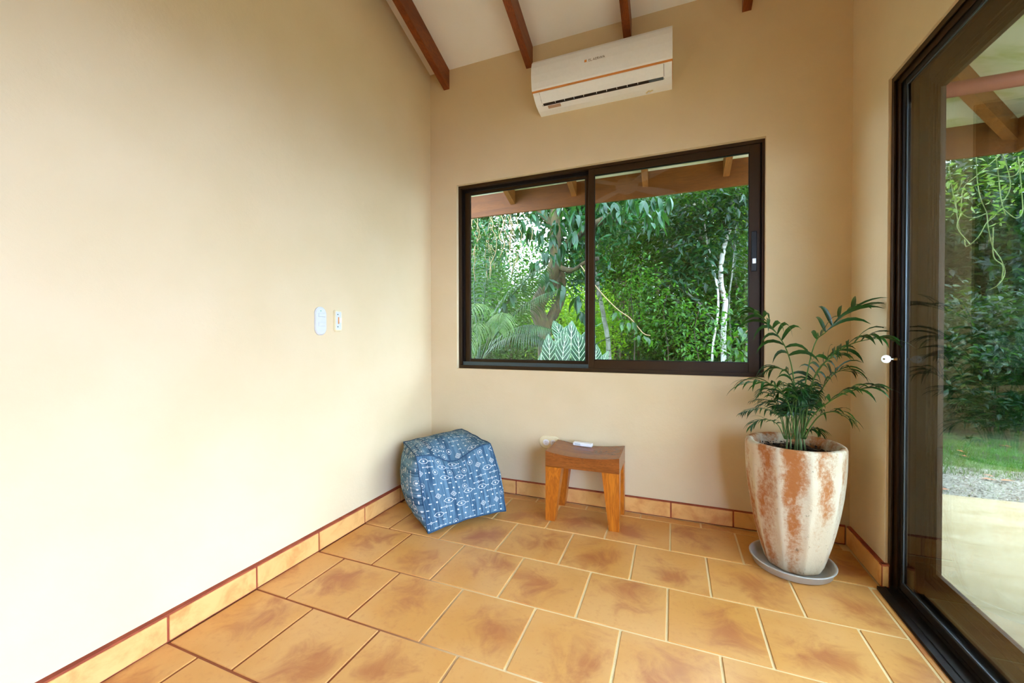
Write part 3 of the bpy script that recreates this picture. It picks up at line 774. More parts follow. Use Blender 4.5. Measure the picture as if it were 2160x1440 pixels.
def frond(pts, nl, L, W, droop, start=.35, separate=True, rad=.0042, m=L_indoor, parent=palm, origin=pl0, seed=0, spread=1.0, zup=.25):
    rr = random.Random(seed); C_ = catmull(pts); n = len(C_)
    mb = MB(); mb.tube([p-origin for p in C_], [rad*(1-.72*i/n) for i in range(n)], 6)
    fr = mb.build('frond', L_stem, parent)
    acc = MB()
    for k_ in range(nl):
        for sd in (-1, 1):
            t = start+(1-start)*(k_+(.25 if sd > 0 else 0))/nl; t = min(t, .995)
            i = min(int(t*(n-1)), n-2); p = C_[i].lerp(C_[i+1], t*(n-1)-i)
            tg = (C_[min(i+2, n-1)]-C_[max(i-1, 0)]).normalized()
            sdv = tg.cross(Vector((0, 0, 1)))
            if sdv.length < .3: sdv = tg.cross(Vector((.3, -1, 0)))
            sdv.normalize(); u_ = sdv.cross(tg).normalized()
            if u_.z < 0: u_ = -u_
            q = (k_+.5)/nl; ln = L*(.62+.75*math.sin(PI*min(1, q*.85+.18)))*rr.uniform(.85, 1.12)*.85
            ang = (1.05-.65*q)*spread
            d = tg*math.cos(ang)+sdv*sd*math.sin(ang)+u_*zup*rr.uniform(.6, 1.3)+Vector((rr.gauss(0, .14), rr.gauss(0, .14), rr.gauss(0, .12)))
            if separate:
                m1 = MB(); blade(m1, (0, 0, 0), d, u_+sdv*sd*.2, ln, W*rr.uniform(.85, 1.15), droop*rr.uniform(.7, 1.3))
                m1.build('leaflet', m, fr, loc=p-origin)
            else: blade(acc, p-origin, d, u_, ln, W, droop*rr.uniform(.7, 1.3), 4)
    if separate:
        m1 = MB(); tg = (C_[-1]-C_[-2]).normalized(); blade(m1, (0, 0, 0), tg, Vector((0, 0, 1)), L*.7, W*.7, droop*.6); m1.build('leaflet', m, fr, loc=C_[-1]-origin)
    else: acc.build('leaflets', m, fr, kind='stuff')
    return fr
def pp(L_): return [at(x, y, PY+d) for x, y, d in L_]
big = [  # pixel path with depth offset from the planter's centre
 ([(1683, 925, .0), (1674, 800, -.02), (1660, 740, -.05), (1636, 700, -.09), (1608, 668, -.13), (1588, 655, -.16)], 9, .085, .018, 1.1, .42),
 ([(1690, 922, .0), (1696, 830, -.01), (1708, 762, -.03), (1722, 718, -.05), (1742, 700, -.06), (1770, 672, -.04), (1800, 655, -.02), (1826, 646, .0)], 8, .095, .021, .5, .50),
 ([(1693, 922, .0), (1716, 800, .0), (1750, 755, -.04), (1790, 728, -.08), (1830, 716, -.11), (1862, 714, -.14)], 9, .095, .018, .8, .42),
 ([(1690, 924, -.02), (1712, 880, -.05), (1748, 848, -.09), (1785, 828, -.12), (1822, 819, -.14), (1852, 818, -.15)], 8, .07, .017, .7, .36),
 ([(1678, 924, -.02), (1666, 860, -.05), (1645, 822, -.08), (1615, 806, -.12), (1585, 806, -.15), (1562, 812, -.16)], 9, .07, .013, .9, .34),
 ([(1680, 922, .01), (1676, 830, .05), (1664, 790, .08), (1640, 776, .11), (1618, 782, .14)], 8, .08, .011, .9, .35),
 ([(1692, 922, .02), (1718, 850, .05), (1748, 800, .06), (1772, 782, .07), (1796, 784, .07)], 8, .08, .012, .9, .35),
 ([(1688, 922, .0), (1700, 838, .05), (1722, 790, .06), (1745, 760, .06), (1772, 750, .05)], 8, .08, .013, .9, .4),
 ([(1694, 924, -.01), (1725, 880, -.03), (1755, 868, -.05), (1778, 876, -.06), (1793, 886, -.06)], 6, .055, .012, .8, .35),
]
for i, (p_, nl, L_, W_, dr, stt) in enumerate(big): frond(pp(p_), nl, L_*1.75, W_*1.0, dr*1.35, stt*.86, True, seed=i, zup=.42, rad=.0036)
small = [
 [(1660, 925, -.03), (1645, 880, -.05), (1615, 862, -.08), (1585, 864, -.1), (1562, 872, -.12)],
 [(1655, 925, -.02), (1640, 895, -.05), (1615, 884, -.08), (1592, 890, -.1), (1585, 902, -.1)],
 [(1665, 925, .0), (1655, 870, .02), (1635, 848, .04), (1605, 842, .07), (1582, 846, .09)],
 [(1700, 925, .0), (1708, 908, .0), (1722, 904, .0), (1730, 914, .01)],
]
for i in range(22):
    x0 = rnd.uniform(1655, 1700); tx_ = x0+rnd.uniform(-66, 52); ty = rnd.uniform(812, 872); d = rnd.uniform(-.09, .1)
    small.append([(x0, 926, d*.2), (x0+(tx_-x0)*.2, 880, d*.4), (x0+(tx_-x0)*.55, ty+8, d*.8), (tx_, ty, d), (tx_+(tx_-x0)*.3, ty+12, d*1.2)])
for i, p_ in enumerate(small): frond(pp(p_), 11, .066, .0085, .9, .28, False, .0022, seed=50+i)
mb = MB()
for i, (x, y) in enumerate(((1690, 922), (1681, 923), (1668, 924), (1659, 923), (1700, 922), (1676, 926))):
    b0 = at(x, y, PY)-pl0; b0.z = .55; t0 = b0+Vector((rnd.uniform(-.012, .012), rnd.uniform(-.01, .01), rnd.uniform(.06, .13)))
    mb.tube([b0, (b0+t0)/2, t0], [.009 if i == 0 else .005, .007 if i == 0 else .004, .004], 8)
mb.build('cane', mat('green_cane', (110, 130, 84), .5), palm)

# ------------------------------------------------------------------ ceiling fan above the camera
FX, FY, FZ = -.442, 1.2, 2.65
fan = thing('ceiling_fan', 'white ceiling fan hanging on a rod, one blade tip in view', 'fan', (FX, FY, FZ))
MB().tube([(0, 0, .06), (0, 0, cz(FY)-FZ-.03)], .012, 14).build('down_rod', M_white, fan)
MB().lathe([(0, cz(FY)-FZ-.10), (.05, cz(FY)-FZ-.09), (.07, cz(FY)-FZ-.03), (.07, cz(FY)-FZ+.02)], 24).build('canopy', M_white, fan)
MB().lathe([(0, -.07), (.05, -.065), (.09, -.045), (.11, -.01), (.112, .03), (.09, .06), (.03, .07), (0, .07)], 32, close=False).build('motor_housing', M_white, fan)
for a in (136, 226, 316, 46):
    q = math.radians(a); mb = MB()
    pts = [(.10, -.025), (.18, -.05), (.30, -.062), (.50, -.066), (.585, -.06), (.61, -.035), (.612, .035), (.60, .055), (.50, .066), (.30, .062), (.18, .05), (.10, .025)]
    mb.prism(pts, 'z', .0, .006); b_ = mb.build('blade', M_white, fan); b_.rotation_euler = (math.radians(9), 0, q)
    MB().box(.09, .16, -.02, .02, -.006, .0).build('blade_arm', M_steel, b_)

# ------------------------------------------------------------------ outdoors: ground
mb = MB(); mb.box(XR+.15, 8.5, -6, 3.80, -.15, -.004); struct('floor_patio', mb, M_patio)  # unseen outer part made wide to bounce daylight up into the room
mb = MB(); mb.box(-9, 9, -14, 60, -.6, -.28); struct('subsoil', mb, M_earth)
def terr(x, y): return -.05 + (0 if y < 13 else min(4.0, (y-13)*.22)) + .03*math.sin(x*1.3)*math.sin(y*.9)*(1 if y > 5 else 0)
mb = MB(); xs = np.linspace(-30, 36, 67); ys = np.concatenate([np.linspace(-9, 2.0, 12), np.linspace(2.845, 12.8, 26), np.linspace(13.5, 42, 30)])
gv = [(x, y, terr(x, y)-(.12 if -2.9 < x < 8.6 and y < 2.8 else 0)-(.35 if y < 2.8 and -2.9 < x < 1.4 else 0)) for y in ys for x in xs]; nx = len(xs)
gf = [(j*nx+i, j*nx+i+1, (j+1)*nx+i+1, (j+1)*nx+i) for j in range(len(ys)-1) for i in range(nx-1)]
mb.add(gv, gf, 0, True); struct('ground', mb, M_earth)
mb = MB(); mb.box(-3.2, 6.5, 2.85, 4.78, -.09, -.035); struct('gravel_strip', mb, M_grav)
V, F = [], []
def scatter_pebbles():
    n = 2600; P_ = np.stack([RS.uniform(1.2, 4.5, n), RS.uniform(3.82, 4.78, n), np.full(n, -.034)], 1); s_ = RS.uniform(.004, .013, n)
    octv = np.array([[1, 0, 0], [0, 1, 0], [-1, 0, 0], [0, -1, 0], [0, 0, .7], [0, 0, -.7]])
    of = np.array([[0, 1, 4], [1, 2, 4], [2, 3, 4], [3, 0, 4], [1, 0, 5], [2, 1, 5], [3, 2, 5], [0, 3, 5]])
    v = octv[None]*s_[:, None, None]*RS.uniform(.6, 1.3, (n, 6, 1))+P_[:, None]
    f = of[None]+np.arange(n)[:, None, None]*6
    link('pebbles', npmesh('pebbles', v.reshape(-1, 3), f.reshape(-1, 3), M_pebble), label='grey pebbles of the gravel strip beyond the patio', cat='gravel', kind='stuff')
scatter_pebbles()
def grass():
    n = 16000; x = RS.uniform(1.3, 7, n); y = 4.55+RS.beta(1.2, 1.6, n)*1.5+.1*np.sin(x*2)
    n2 = 500; x = np.r_[x, RS.uniform(1.5, 4, n2)]; y = np.r_[y, RS.uniform(3.9, 4.4, n2)]; n += n2
    h = RS.uniform(.025, .075, n); h[-n2:] *= .45; a = RS.uniform(0, 6.28, n); wv = np.stack([np.cos(a), np.sin(a)*1, 0*a], 1)*.0022
    b = np.stack([x, y, np.full(n, -.04)], 1); ln = np.stack([RS.normal(0, .35, n)*h, RS.normal(0, .35, n)*h, h], 1)
    v = np.stack([b-wv, b+wv, b+ln], 1).reshape(-1, 3); f = np.arange(3*n).reshape(-1, 3)
    link('lawn_grass', npmesh('grass', v, f, L_grass), label='short bright grass strip beyond the gravel', cat='grass', kind='stuff')
grass()

# ------------------------------------------------------------------ outdoors: plants
def leaves(n, cen, rad, L, W, droop=.3, seed=0, shell=.5, clump=0, box=False):
    """n single folded leaves (5 verts, 4 triangles each) in an ellipsoid"""
    R_ = np.random.RandomState(seed); cen = np.array(cen, float); rad = np.array(rad, float)
    if clump:
        k = max(4, n//clump); d = R_.normal(size=(k, 3)); d /= np.linalg.norm(d, axis=1)[:, None]
        cc = d*(R_.uniform(shell, 1, k)**.6)[:, None]*rad
        if box: cc = R_.uniform(-1, 1, (k, 3))*rad
        c = cc[R_.randint(0, k, n)]+R_.normal(size=(n, 3))*L*1.25
    else:
        d = R_.normal(size=(n, 3)); d /= np.linalg.norm(d, axis=1)[:, None]; c = d*(R_.uniform(shell, 1, n)**.6)[:, None]*rad
        if box: c = R_.uniform(-1, 1, (n, 3))*rad
    c = c+cen
    t = R_.normal(size=(n, 3)); t[:, 2] = t[:, 2]*.5-droop; t /= np.linalg.norm(t, axis=1)[:, None]
    up = R_.normal(size=(n, 3))*.5; up[:, 2] += 1
    s = np.cross(t, up); s /= np.linalg.norm(s, axis=1)[:, None]+1e-6; nn = np.cross(s, t)
    l = (L*R_.uniform(.6, 1.25, n))[:, None]; w_ = (W*R_.uniform(.7, 1.2, n))[:, None]
    v = np.stack([c, c+t*l*.45+nn*l*.05, c+t*l, c+t*l*.42-s*w_*.5+nn*w_*.25, c+t*l*.42+s*w_*.5+nn*w_*.25], 1)
    f = np.array([[0, 1, 3], [3, 1, 2], [0, 4, 1], [1, 4, 2]])[None]+np.arange(n)[:, None, None]*5
    return v.reshape(-1, 3), f.reshape(-1, 3)
def foliage(name, parts, m, parent):
    Vs, Fs, o = [], [], 0
    for p in parts: v, f = p; Vs.append(v); Fs.append(f+o); o += len(v)
    return link(name, npmesh(name, np.concatenate(Vs), np.concatenate(Fs), m), parent, kind='stuff')
def wob(P_, amp, seed):
    r_ = random.Random(seed); return [Vector(p)+Vector((r_.gauss(0, amp), r_.gauss(0, amp), 0)) for p in P_]

# -- the big-leaved tree beyond the left window pane
T1 = at(1150, 762, 7.2); T1.z = terr(T1.x, T1.y)
tr = thing('mango_tree', 'large mossy forked tree with drooping glossy leaves behind the left pane', 'tree', T1)
def rel(L_, org): return [at(x, y, Y)-org for x, y, Y in L_]
t0 = Vector((0, 0, -.05))
MB().tube(catmull([t0]+rel([(1150, 735, 7.2), (1146, 690, 7.2), (1133, 650, 7.15), (1150, 610, 7.1), (1168, 570, 7.0), (1172, 520, 7.0), (1170, 470, 7.0), (1164, 400, 7.0), (1150, 320, 7.0)], T1), 5),
          [.15]+[.14]*5+[.13]*5+[.14]*8+[.125]*8+[.10]*10+[.085]*9, 12).build('trunk', B_moss, tr)
MB().tube(catmull(rel([(1152, 690, 7.25), (1168, 660, 7.3), (1183, 630, 7.3), (1184, 590, 7.3), (1178, 555, 7.3), (1190, 522, 7.2), (1215, 500, 7.0), (1245, 478, 6.8), (1290, 455, 6.6)], T1), 5), [.10]*8+[.085]*12+[.07]*12+[.06]*9, 10).build('branch', B_moss, tr)
MB().tube(catmull(rel([(1168, 560, 7.0), (1205, 570, 6.9), (1235, 553, 6.8), (1262, 545, 6.7)], T1), 5), [.05]*6+[.035]*10, 8).build('branch', B_moss, tr)
MB().tube(catmull(rel([(1170, 480, 7.0), (1130, 440, 6.9), (1090, 420, 6.8), (1050, 400, 6.7)], T1), 5), [.05]*6+[.035]*10, 8).build('branch', B_moss, tr)
lm = []
for i in range(5):
    m1 = MB(); dz = [.2, .5, .8, 1.0, .35][i]
    blade(m1, (0, 0, 0), Vector((0, 1, -.15)), Vector((0, 0, 1)), .25, .072, dz, 6, .18); lm.append(m1.mesh('leaf', L_mango))
def cluster(parent, org, px, py, Y, n, seed, s=1.0, meshes=lm):
    r_ = random.Random(seed); c = at(px, py, Y)
    for i in range(n):
        o = link('leaf', meshes[r_.randrange(len(meshes))], parent, c-org+Vector((r_.gauss(0, .03), r_.gauss(0, .03), r_.gauss(0, .03)))*s)
        az = 2*PI*i/n+r_.uniform(-.4, .4); o.rotation_euler = (r_.uniform(-1.35, -.35), r_.uniform(-.3, .3), az); k_ = s*r_.uniform(.75, 1.2); o.scale = (k_, k_, k_)
for i, (x, y, n_) in enumerate([(1125, 448, 8), (1150, 432, 7), (1185, 440, 9), (1215, 445, 9), (1232, 470, 8), (1100, 470, 6), (1118, 485, 7), (1140, 490, 8), (1165, 498, 9), (1172, 470, 8), (1195, 470, 8), (1210, 490, 7),
        (1150, 535, 9), (1128, 555, 8), (1105, 595, 5), (1165, 540, 7), (1185, 520, 7), (1150, 575, 7), (1060, 640, 5), (1075, 620, 6), (1160, 600, 6), (1185, 605, 6), (1215, 625, 6), (1228, 655, 6), (1030, 470, 5), (1075, 440, 7)]):
    cluster(tr, T1, x, y, 5.9+.5*rnd.random(), n_, i)
foliage('crown', [leaves(6500, tuple(at(1130, 400, 7.3)-T1+Vector((0, .6, .9))), (2.6, 1.4, 1.3), .22, .07, .6, 5, .3, 30), leaves(1500, tuple(at(1215, 500, 7.6)-T1), (.55, .5, .9), .2, .065, .6, 6, .2, 20), leaves(1300, tuple(at(1015, 490, 7.6)-T1), (.75, .5, .8), .15, .055, .6, 7, .2, 20)], L_mango, tr)
# -- garden palm left
T2 = at(1005, 800, 6.4); T2.z = terr(T2.x, T2.y)
gp = thing('garden_palm', 'dark feathery palm with arching fronds at the left window edge', 'palm', T2)
MB().tube([(0, 0, -.05), (0.02, 0, .45), (0, 0, .8)], [.16, .14, .12], 12).build('trunk', B_dark, gp)
def gfrond(path, nl, L, W, m, seed, name='frond', start=.25):
    C_ = catmull(path, 7); n = len(C_); mb = MB(); mb.tube([p-T2 for p in C_], [.016*(1-.8*i/n) for i in range(n)], 6)
    fr = mb.build(name, L_palm if m is L_palm else m, gp); r_ = random.Random(seed); acc = MB()
    for k_ in range(nl):
        for sd in (-1, 1):
            t = start+(1-start)*k_/nl; i = min(int(t*(n-1)), n-2); p = C_[i].lerp(C_[i+1], t*(n-1)-i); tg = (C_[i+1]-C_[i]).normalized()
            s_ = tg.cross(Vector((0, 0, 1))).normalized(); q = k_/nl
            blade(acc, p-T2, tg*.55+s_*sd+Vector((0, 0, .1)), s_.cross(tg), L*(.5+.8*math.sin(PI*min(1, q*.8+.2)))*r_.uniform(.9, 1.1), W, 1.3, 4)
    acc.build('leaflets', m, fr, kind='stuff')
base_ = (1010, 770, 6.4)
for i, path in enumerate([
    [base_, (1040, 690, 6.2), (1075, 630, 6.0), (1110, 590, 5.8), (1150, 560, 5.6)],
    [base_, (1050, 700, 6.3), (1095, 655, 6.1), (1140, 625, 6.0), (1180, 610, 5.9)],
    [base_, (1045, 720, 6.1), (1095, 690, 5.9), (1130, 686, 5.8), (1165, 695, 5.7)],
    [base_, (1040, 735, 5.9), (1080, 708, 5.7), (1120, 705, 5.6), (1155, 718, 5.6)],
    [base_, (1005, 680, 6.6), (1000, 600, 6.8), (1010, 540, 7.0), (1040, 505, 7.2)],
    [base_, (985, 690, 6.8), (965, 610, 7.0), (960, 540, 7.2), (985, 490, 7.3)],
    [base_, (1020, 650, 6.9), (1030, 570, 7.2), (1060, 510, 7.5), (1100, 490, 7.7)]]):
    gfrond([at(*p) for p in path], 30, .34, .022, L_palm, i)
for i, path in enumerate([[(985, 760, 5.8), (1000, 668, 5.5), (1012, 645, 5.3), (1000, 642, 5.0), (985, 672, 4.9)], [(990, 790, 5.8), (1015, 700, 5.4), (1015, 682, 5.2), (1000, 690, 5.0), (988, 740, 4.9)], [(1010, 790, 5.9), (1045, 680, 5.6), (1060, 660, 5.4), (1055, 670, 5.2), (1052, 700, 5.1)]]):
    gfrond([at(*p) for p in path], 26, .30, .012, L_palmp, 20+i, start=.45)
# -- elephant-ear plants
def f_alo(b):
    n = N.nt.nodes.new('ShaderNodeUVMap'); n.uv_map = 'UVMap'; u, v, _ = xyz(n.outputs[0])
    a = nabs(u); lat = N.m('FRACT', (v-a*.32)*6.5+.5); lv = lt(nabs(lat-.5), .05); mid = lt(a, .03)
    edge = gt(a, .93)
    halo = lt(nabs(lat-.5), .16)
    vn = nmax(lv, mid)
    c = mix(ss(noise(coord(), 8, 3), .35, .65), (6, 38, 20), (16, 58, 28)); c = mix(halo*.3, c, (30, 78, 44)); c = mix(vn, c, (168, 188, 146)); c = mix(edge*.7, c, (70, 100, 66))
    return {'Base Color': c}
M_alo = mat('white_veined_leaf', rough=.55, fn=f_alo, spec=.2)
def alo_mesh(seed):
    r_ = random.Random(seed); nn_, mm = 14, 5; vs, fs, uv = [], [], []
    for i in range(nn_+1):
        t = i/nn_; y = t; wdt = .30*(math.sin(PI*min(1, t**.75))**.8)*(1.15-.35*t) if t < 1 else 0
        if t < .28: back = -.18*(1-t/.28)
        else: back = 0
        for j in range(-mm, mm+1):
            s_ = j/mm; x = s_*wdt+0; yy = y+back*abs(s_)*1.4
            vs.append((x, yy, .05*abs(s_)*wdt*4*.5-.22*t*t+.012*math.sin(yy*28)*abs(s_))); uv.append((s_, y))
    w2 = 2*mm+1
    for i in range(nn_):
        for j in range(2*mm): fs.append((i*w2+j, i*w2+j+1, (i+1)*w2+j+1, (i+1)*w2+j))
    me = bpy.data.meshes.new('leaf'); me.from_pydata(vs, [], fs); ul = me.uv_layers.new(name='UVMap')
    for p in me.polygons:
        for li in p.loop_indices: ul.data[li].uv = uv[me.loops[li].vertex_index]
        p.use_smooth = True
    me.materials.append(M_alo); return me
am = [alo_mesh(i) for i in range(2)]
M_astem = mat('pale_leaf_stalk', (120, 160, 90), .5)
def elephant(org_px, Y, lab, specs, grp=None):
    O = at(org_px, 790, Y); O.z = terr(O.x, O.y)
    e_ = thing('elephant_ear', lab, 'plant', O, grp)
    for i, (x, y, dY, s_, az, tilt) in enumerate(specs):
        p = at(x, y, Y+dY)-O
        MB().tube(catmull([(0.02*math.cos(i), .02*math.sin(i), -.03), p*.55+Vector((0, 0, .1)), p], 5), [.016]*4+[.011]*7, 6).build('stalk', M_astem, e_)
        o = link('leaf', am[i % 2], e_, p); o.rotation_euler = (math.radians(tilt), 0, math.radians(az)); o.scale = (s_*.8, s_, s_)
elephant(1180, 5.3, 'cluster of white veined elephant ear leaves at the bottom of the left pane',
    [(1142, 762, -.1, .46, -40, 56), (1160, 770, -.2, .44, 24, 80), (1176, 738, .15, .5, -34, 66), (1186, 768, -.3, .44, -10, 84), (1204, 752, -.1, .52, 10, 78), (1222, 768, -.25, .44, 22, 84), (1214, 726, .25, .5, -64, 50),
     (1234, 756, .0, .5, -18, 76), (1242, 738, .2, .44, -84, 40), (1186, 722, .4, .48, 36, 55), (1160, 742, .3, .42, 66, 40)])
elephant(1262, 5.2, 'small elephant ear plant peeking in at the left corner of the right pane',
    [(1256, 775, 0, .34, 5, 72), (1268, 778, -.05, .28, -24, 66), (1250, 765, .1, .34, 30, 60), (1246, 785, .1, .3, -12, 74)])
# -- pale trunks beyond the right pane
def tree(name, label, cat, path, rad, bark, crown=None, group=None, m=L_mid, extra=()):
    O = at(*path[0]); O.z = terr(O.x, O.y)
    o = thing(name, label, cat, O, group)
    pts = [Vector((0, 0, -.1))]+[at(*p)-O for p in path[1:]] if len(path) > 1 else [Vector((0, 0, -.1)), Vector((0, 0, 5))]
    C_ = catmull(pts, 6); n = len(C_)
    MB().tube(wob(C_, rad*.06, len(label)), [rad*(1-.35*i/n) for i in range(n)], 10).build('trunk', bark, o)
    for ex, r_ in extra:
        E_ = catmull([at(*p)-O for p in ex], 6); n2 = len(E_); MB().tube(E_, [r_*(1-.5*i/n2) for i in range(n2)], 8).build('branch', bark, o)
    if crown:
        foliage('crown', [leaves(c_[1], tuple(at(*c_[0])-O), c_[2], c_[3], c_[3]*.36, .5, 17+i+len(label), .2, 26) for i, c_ in enumerate(crown)], m, o)
    return o
tree('white_barked_tree', 'thick white barked trunk behind the right side of the window', 'tree',
     [(1527, 775, 9.0), (1526, 700, 9.0), (1530, 640, 9.0), (1522, 605, 9.0), (1521, 560, 9.0), (1528, 520, 9.0), (1540, 478, 9.0), (1555, 430, 9.0), (1560, 380, 9.0)], .054, B_white,
     [((1500, 440, 9.2), 2600, (1.3, .9, .8), .16), ((1450, 560, 8.9), 900, (.55, .4, .35), .2), ((1556, 430, 8.5), 700, (.45, .3, .45), .17)], extra=[([(1526, 612, 9.0), (1516, 600, 9.0), (1512, 590, 8.9)], .03)], m=L_teal)
tree('thin_white_tree', 'thin white trunk leaning beside the thick white barked tree', 'tree',
     [(1498, 775, 8.8), (1504, 730, 8.8), (1512, 680, 8.8), (1515, 640, 8.8), (1512, 600, 8.8), (1490, 500, 9.2), (1480, 420, 9.5)], .024, B_white, [((1480, 400, 9.6), 1200, (.9, .7, .6), .15)])
tree('leaning_grey_tree', 'leaning pale grey trunk just right of the window mullion', 'tree',
     [(1291, 775, 8.4), (1283, 725, 8.4), (1274, 670, 8.4), (1262, 610, 8.4), (1252, 540, 8.4), (1250, 440, 8.4)], .052, B_grey, [((1268, 430, 8.0), 1500, (1.0, .8, .55), .18)], m=L_mango)
tree('dark_branched_tree', 'dark mossy trunk slanting across the top of the right pane', 'tree',
     [(1600, 800, 11), (1590, 700, 11), (1560, 620, 11), (1510, 550, 10.8), (1480, 508, 10.6), (1452, 470, 10.4), (1420, 428, 10.2), (1380, 370, 10)], .07, B_dark, [((1420, 380, 10.5), 2600, (2.2, 1.2, .7), .15)],
     extra=[([(1495, 660, 10.6), (1455, 624, 10.3), (1425, 598, 10.2), (1402, 580, 10.1), (1372, 574, 10)], .045)])
tree('pale_arching_sapling', 'thin pale arching branch low in the right pane', 'tree',
     [(1560, 800, 9.8), (1520, 705, 9.8), (1488, 655, 9.8), (1462, 628, 9.8), (1430, 604, 9.7), (1404, 583, 9.7), (1375, 577, 9.6)], .026, B_grey)
for i, (x, Y, rd, bk) in enumerate([(1311, 12.5, .085, B_tan), (1304, 13.2, .06, B_dark), (1328, 12.2, .05, B_tan), (1297, 12, .05, B_tan), (1258, 11, .05, B_grey), (1386, 13, .06, B_tan), (1350, 14, .05, B_grey), (1440, 13.5, .05, B_tan), (1550, 11.5, .04, B_grey), (1365, 12.6, .035, B_dark), (1402, 12.2, .03, B_tan), (1414, 13.8, .05, B_dark)]):
    x2 = x+rnd.uniform(-14, 14)
    tree('slender_tree', 'slender straight forest trunk rising through the understory', 'tree', [(x, 740, Y), (x+1, 640, Y), ((x+x2)/2, 520, Y), (x2, 380, Y), (x2, 200, Y)], rd, bk, [((x2, rnd.uniform(300, 420), Y), 900, (1.6, 1.1, 1.5), .15)], 'slender trunks in the forest', m=L_mid)
tree('background_trunk', 'straight dark trunk standing behind the forked mossy tree', 'tree', [(1175, 770, 9.5), (1175, 700, 9.5), (1172, 600, 9.5), (1178, 480, 9.5), (1180, 300, 9.5)], .12, B_dark, [((1180, 330, 9.6), 1800, (2, 1.2, .9), .16)])
tree('lichen_pole_tree', 'pair of thin upright stems right of the white barked tree', 'tree', [(1545, 775, 9.6), (1541, 700, 9.6), (1538, 630, 9.6), (1546, 560, 9.6), (1552, 470, 9.6)], .022, B_grey)
# hanging clusters in the right pane and a leafy spray
hb = at(1300, 300, 6.6)
hg = thing('hanging_branch', 'drooping bough of long blue green leaves at the top of the right pane', 'branch', hb)
MB().tube(catmull([at(*p)-hb for p in ((1150, 330, 6.6), (1240, 370, 6.4), (1300, 390, 6.3), (1370, 385, 6.5), (1420, 400, 6.8))], 6), [.03]*25, 8).build('stem', B_dark, hg)
for i, (x, y, n_) in enumerate([(1268, 425, 9), (1280, 450, 8), (1298, 430, 8), (1310, 445, 8), (1325, 415, 8), (1345, 425, 7), (1380, 420, 8), (1395, 445, 8), (1385, 470, 7), (1365, 455, 6), (1410, 415, 7)]):
    cluster(hg, hb, x, y, 6.1+.5*rnd.random(), n_, 100+i)
lsm = []
for i in range(4):
    m1 = MB(); blade(m1, (0, 0, 0), Vector((0, 1, .05)), Vector((0, 0, 1)), .14, .055, [.3, .5, .8, .2][i], 5, .18); lsm.append(m1.mesh('leaf', L_mid))
def spray(name, label, path, clusters, Y):
    O = at(path[0][0], path[0][1], Y); o = thing(name, label, 'branch', O)
    MB().tube(catmull([at(x, y, Y)-O for x, y in path], 6), .008, 6).build('twig', L_twig, o)
    for i, (x, y, n_) in enumerate(clusters): cluster(o, O, x, y, Y-.02, n_, 300+i+len(label), 1.0, lsm)
spray('leafy_twig', 'leafy twig reaching out left of centre in the right pane', [(1225, 560), (1262, 610), (1300, 650), (1330, 672), (1356, 702), (1372, 708)], [(1312, 678, 5), (1330, 680, 6), (1352, 712, 6), (1370, 712, 6), (1300, 658, 4), (1322, 690, 4), (1256, 672, 5)], 5.8)
spray('bright_leafy_twig', 'bright green leafy twig at the lower right of the window', [(1640, 640), (1600, 680), (1565, 705), (1548, 712)], [(1570, 695, 6), (1545, 712, 5), (1558, 742, 6), (1575, 720, 5), (1566, 752, 5), (1552, 700, 4)], 5.6)
for nm, px, py, Y, seed in (('leafy sapling with bright leaves below the centre of the right pane', 1400, 660, 7.8, 41), ('leafy sapling with bright leaves left of the thin white trunk', 1465, 700, 7.6, 42), ('leafy sapling rising behind the long leafy twig in the right pane', 1330, 600, 8.0, 43)):
    O = at(px, 780, Y); O.z = terr(O.x, O.y); sp = thing('sapling', nm, 'plant', O, None); top = at(px, py, Y)-O
    MB().tube(catmull([(0, 0, -.05), top*.5+Vector((.08, 0, 0)), top, top+Vector((.1, 0, .5))], 5), [.014]*5+[.01]*5+[.006]*6, 6).build('stem', B_dark, sp)
    foliage('foliage', [leaves(520, tuple(top), (.62, .35, .62), .11, .045, .5, seed, .1, 9)], L_mid, sp)
# vines in the left pane
vo = at(1030, 420, 5.6); vn_ = thing('tangled_vine', 'tangle of thin bare tan vines at the upper left of the window', 'vine', vo)
mb = MB()
for i in range(26):
    x, y = rnd.uniform(975, 1090), rnd.uniform(400, 470); pts = []; dx = rnd.uniform(-10, 10); Y = rnd.uniform(5.3, 6.2)
    for k_ in range(7): pts.append(at(x, y, Y)-vo); x += dx+rnd.uniform(-12, 12); y += rnd.uniform(8, 34); dx *= -.6; Y += rnd.uniform(-.06, .06)
    mb.tube(catmull(pts, 4), rnd.uniform(.003, .007), 5)
mb.build('stems', L_twig, vn_, kind='stuff')
fv, ff = leaves(420, tuple(at(1030, 520, 5.7)-vo), (.55, .3, .55), .09, .04, .6, 8, .1)
link('vine_leaves', npmesh('vine_leaves', fv, ff, L_mango), vn_, kind='stuff')

# -- understory shrubs and the wall of forest behind: shared meshes, one thing each
def bushmesh(name, seed, n, L, m, rad, wr=.4):
    v, f = leaves(n, (0, 0, rad[2]*.9), rad, L, L*wr, .35, seed, .15, 24); return npmesh(name, v, f, m)
bm_mid = [bushmesh('foliage', 1, 4200, .12, L_mid, (1.3, 1.0, 1.2)), bushmesh('foliage', 2, 4200, .13, L_dark, (1.3, 1.0, 1.3))]
bm_lt = [bushmesh('foliage', 3, 4200, .12, L_light, (1.3, 1.0, 1.2))]
bm_teal = [bushmesh('foliage', 4, 4600, .14, L_teal, (1.4, 1.0, 1.3))]
bm_back = [bushmesh('foliage', 5, 9000, .2, L_dark, (2.6, 1.6, 2.6)), bushmesh('foliage', 6, 9000, .2, L_mid, (2.6, 1.6, 2.6)), bushmesh('foliage', 7, 9000, .19, L_light, (2.6, 1.6, 2.4))]
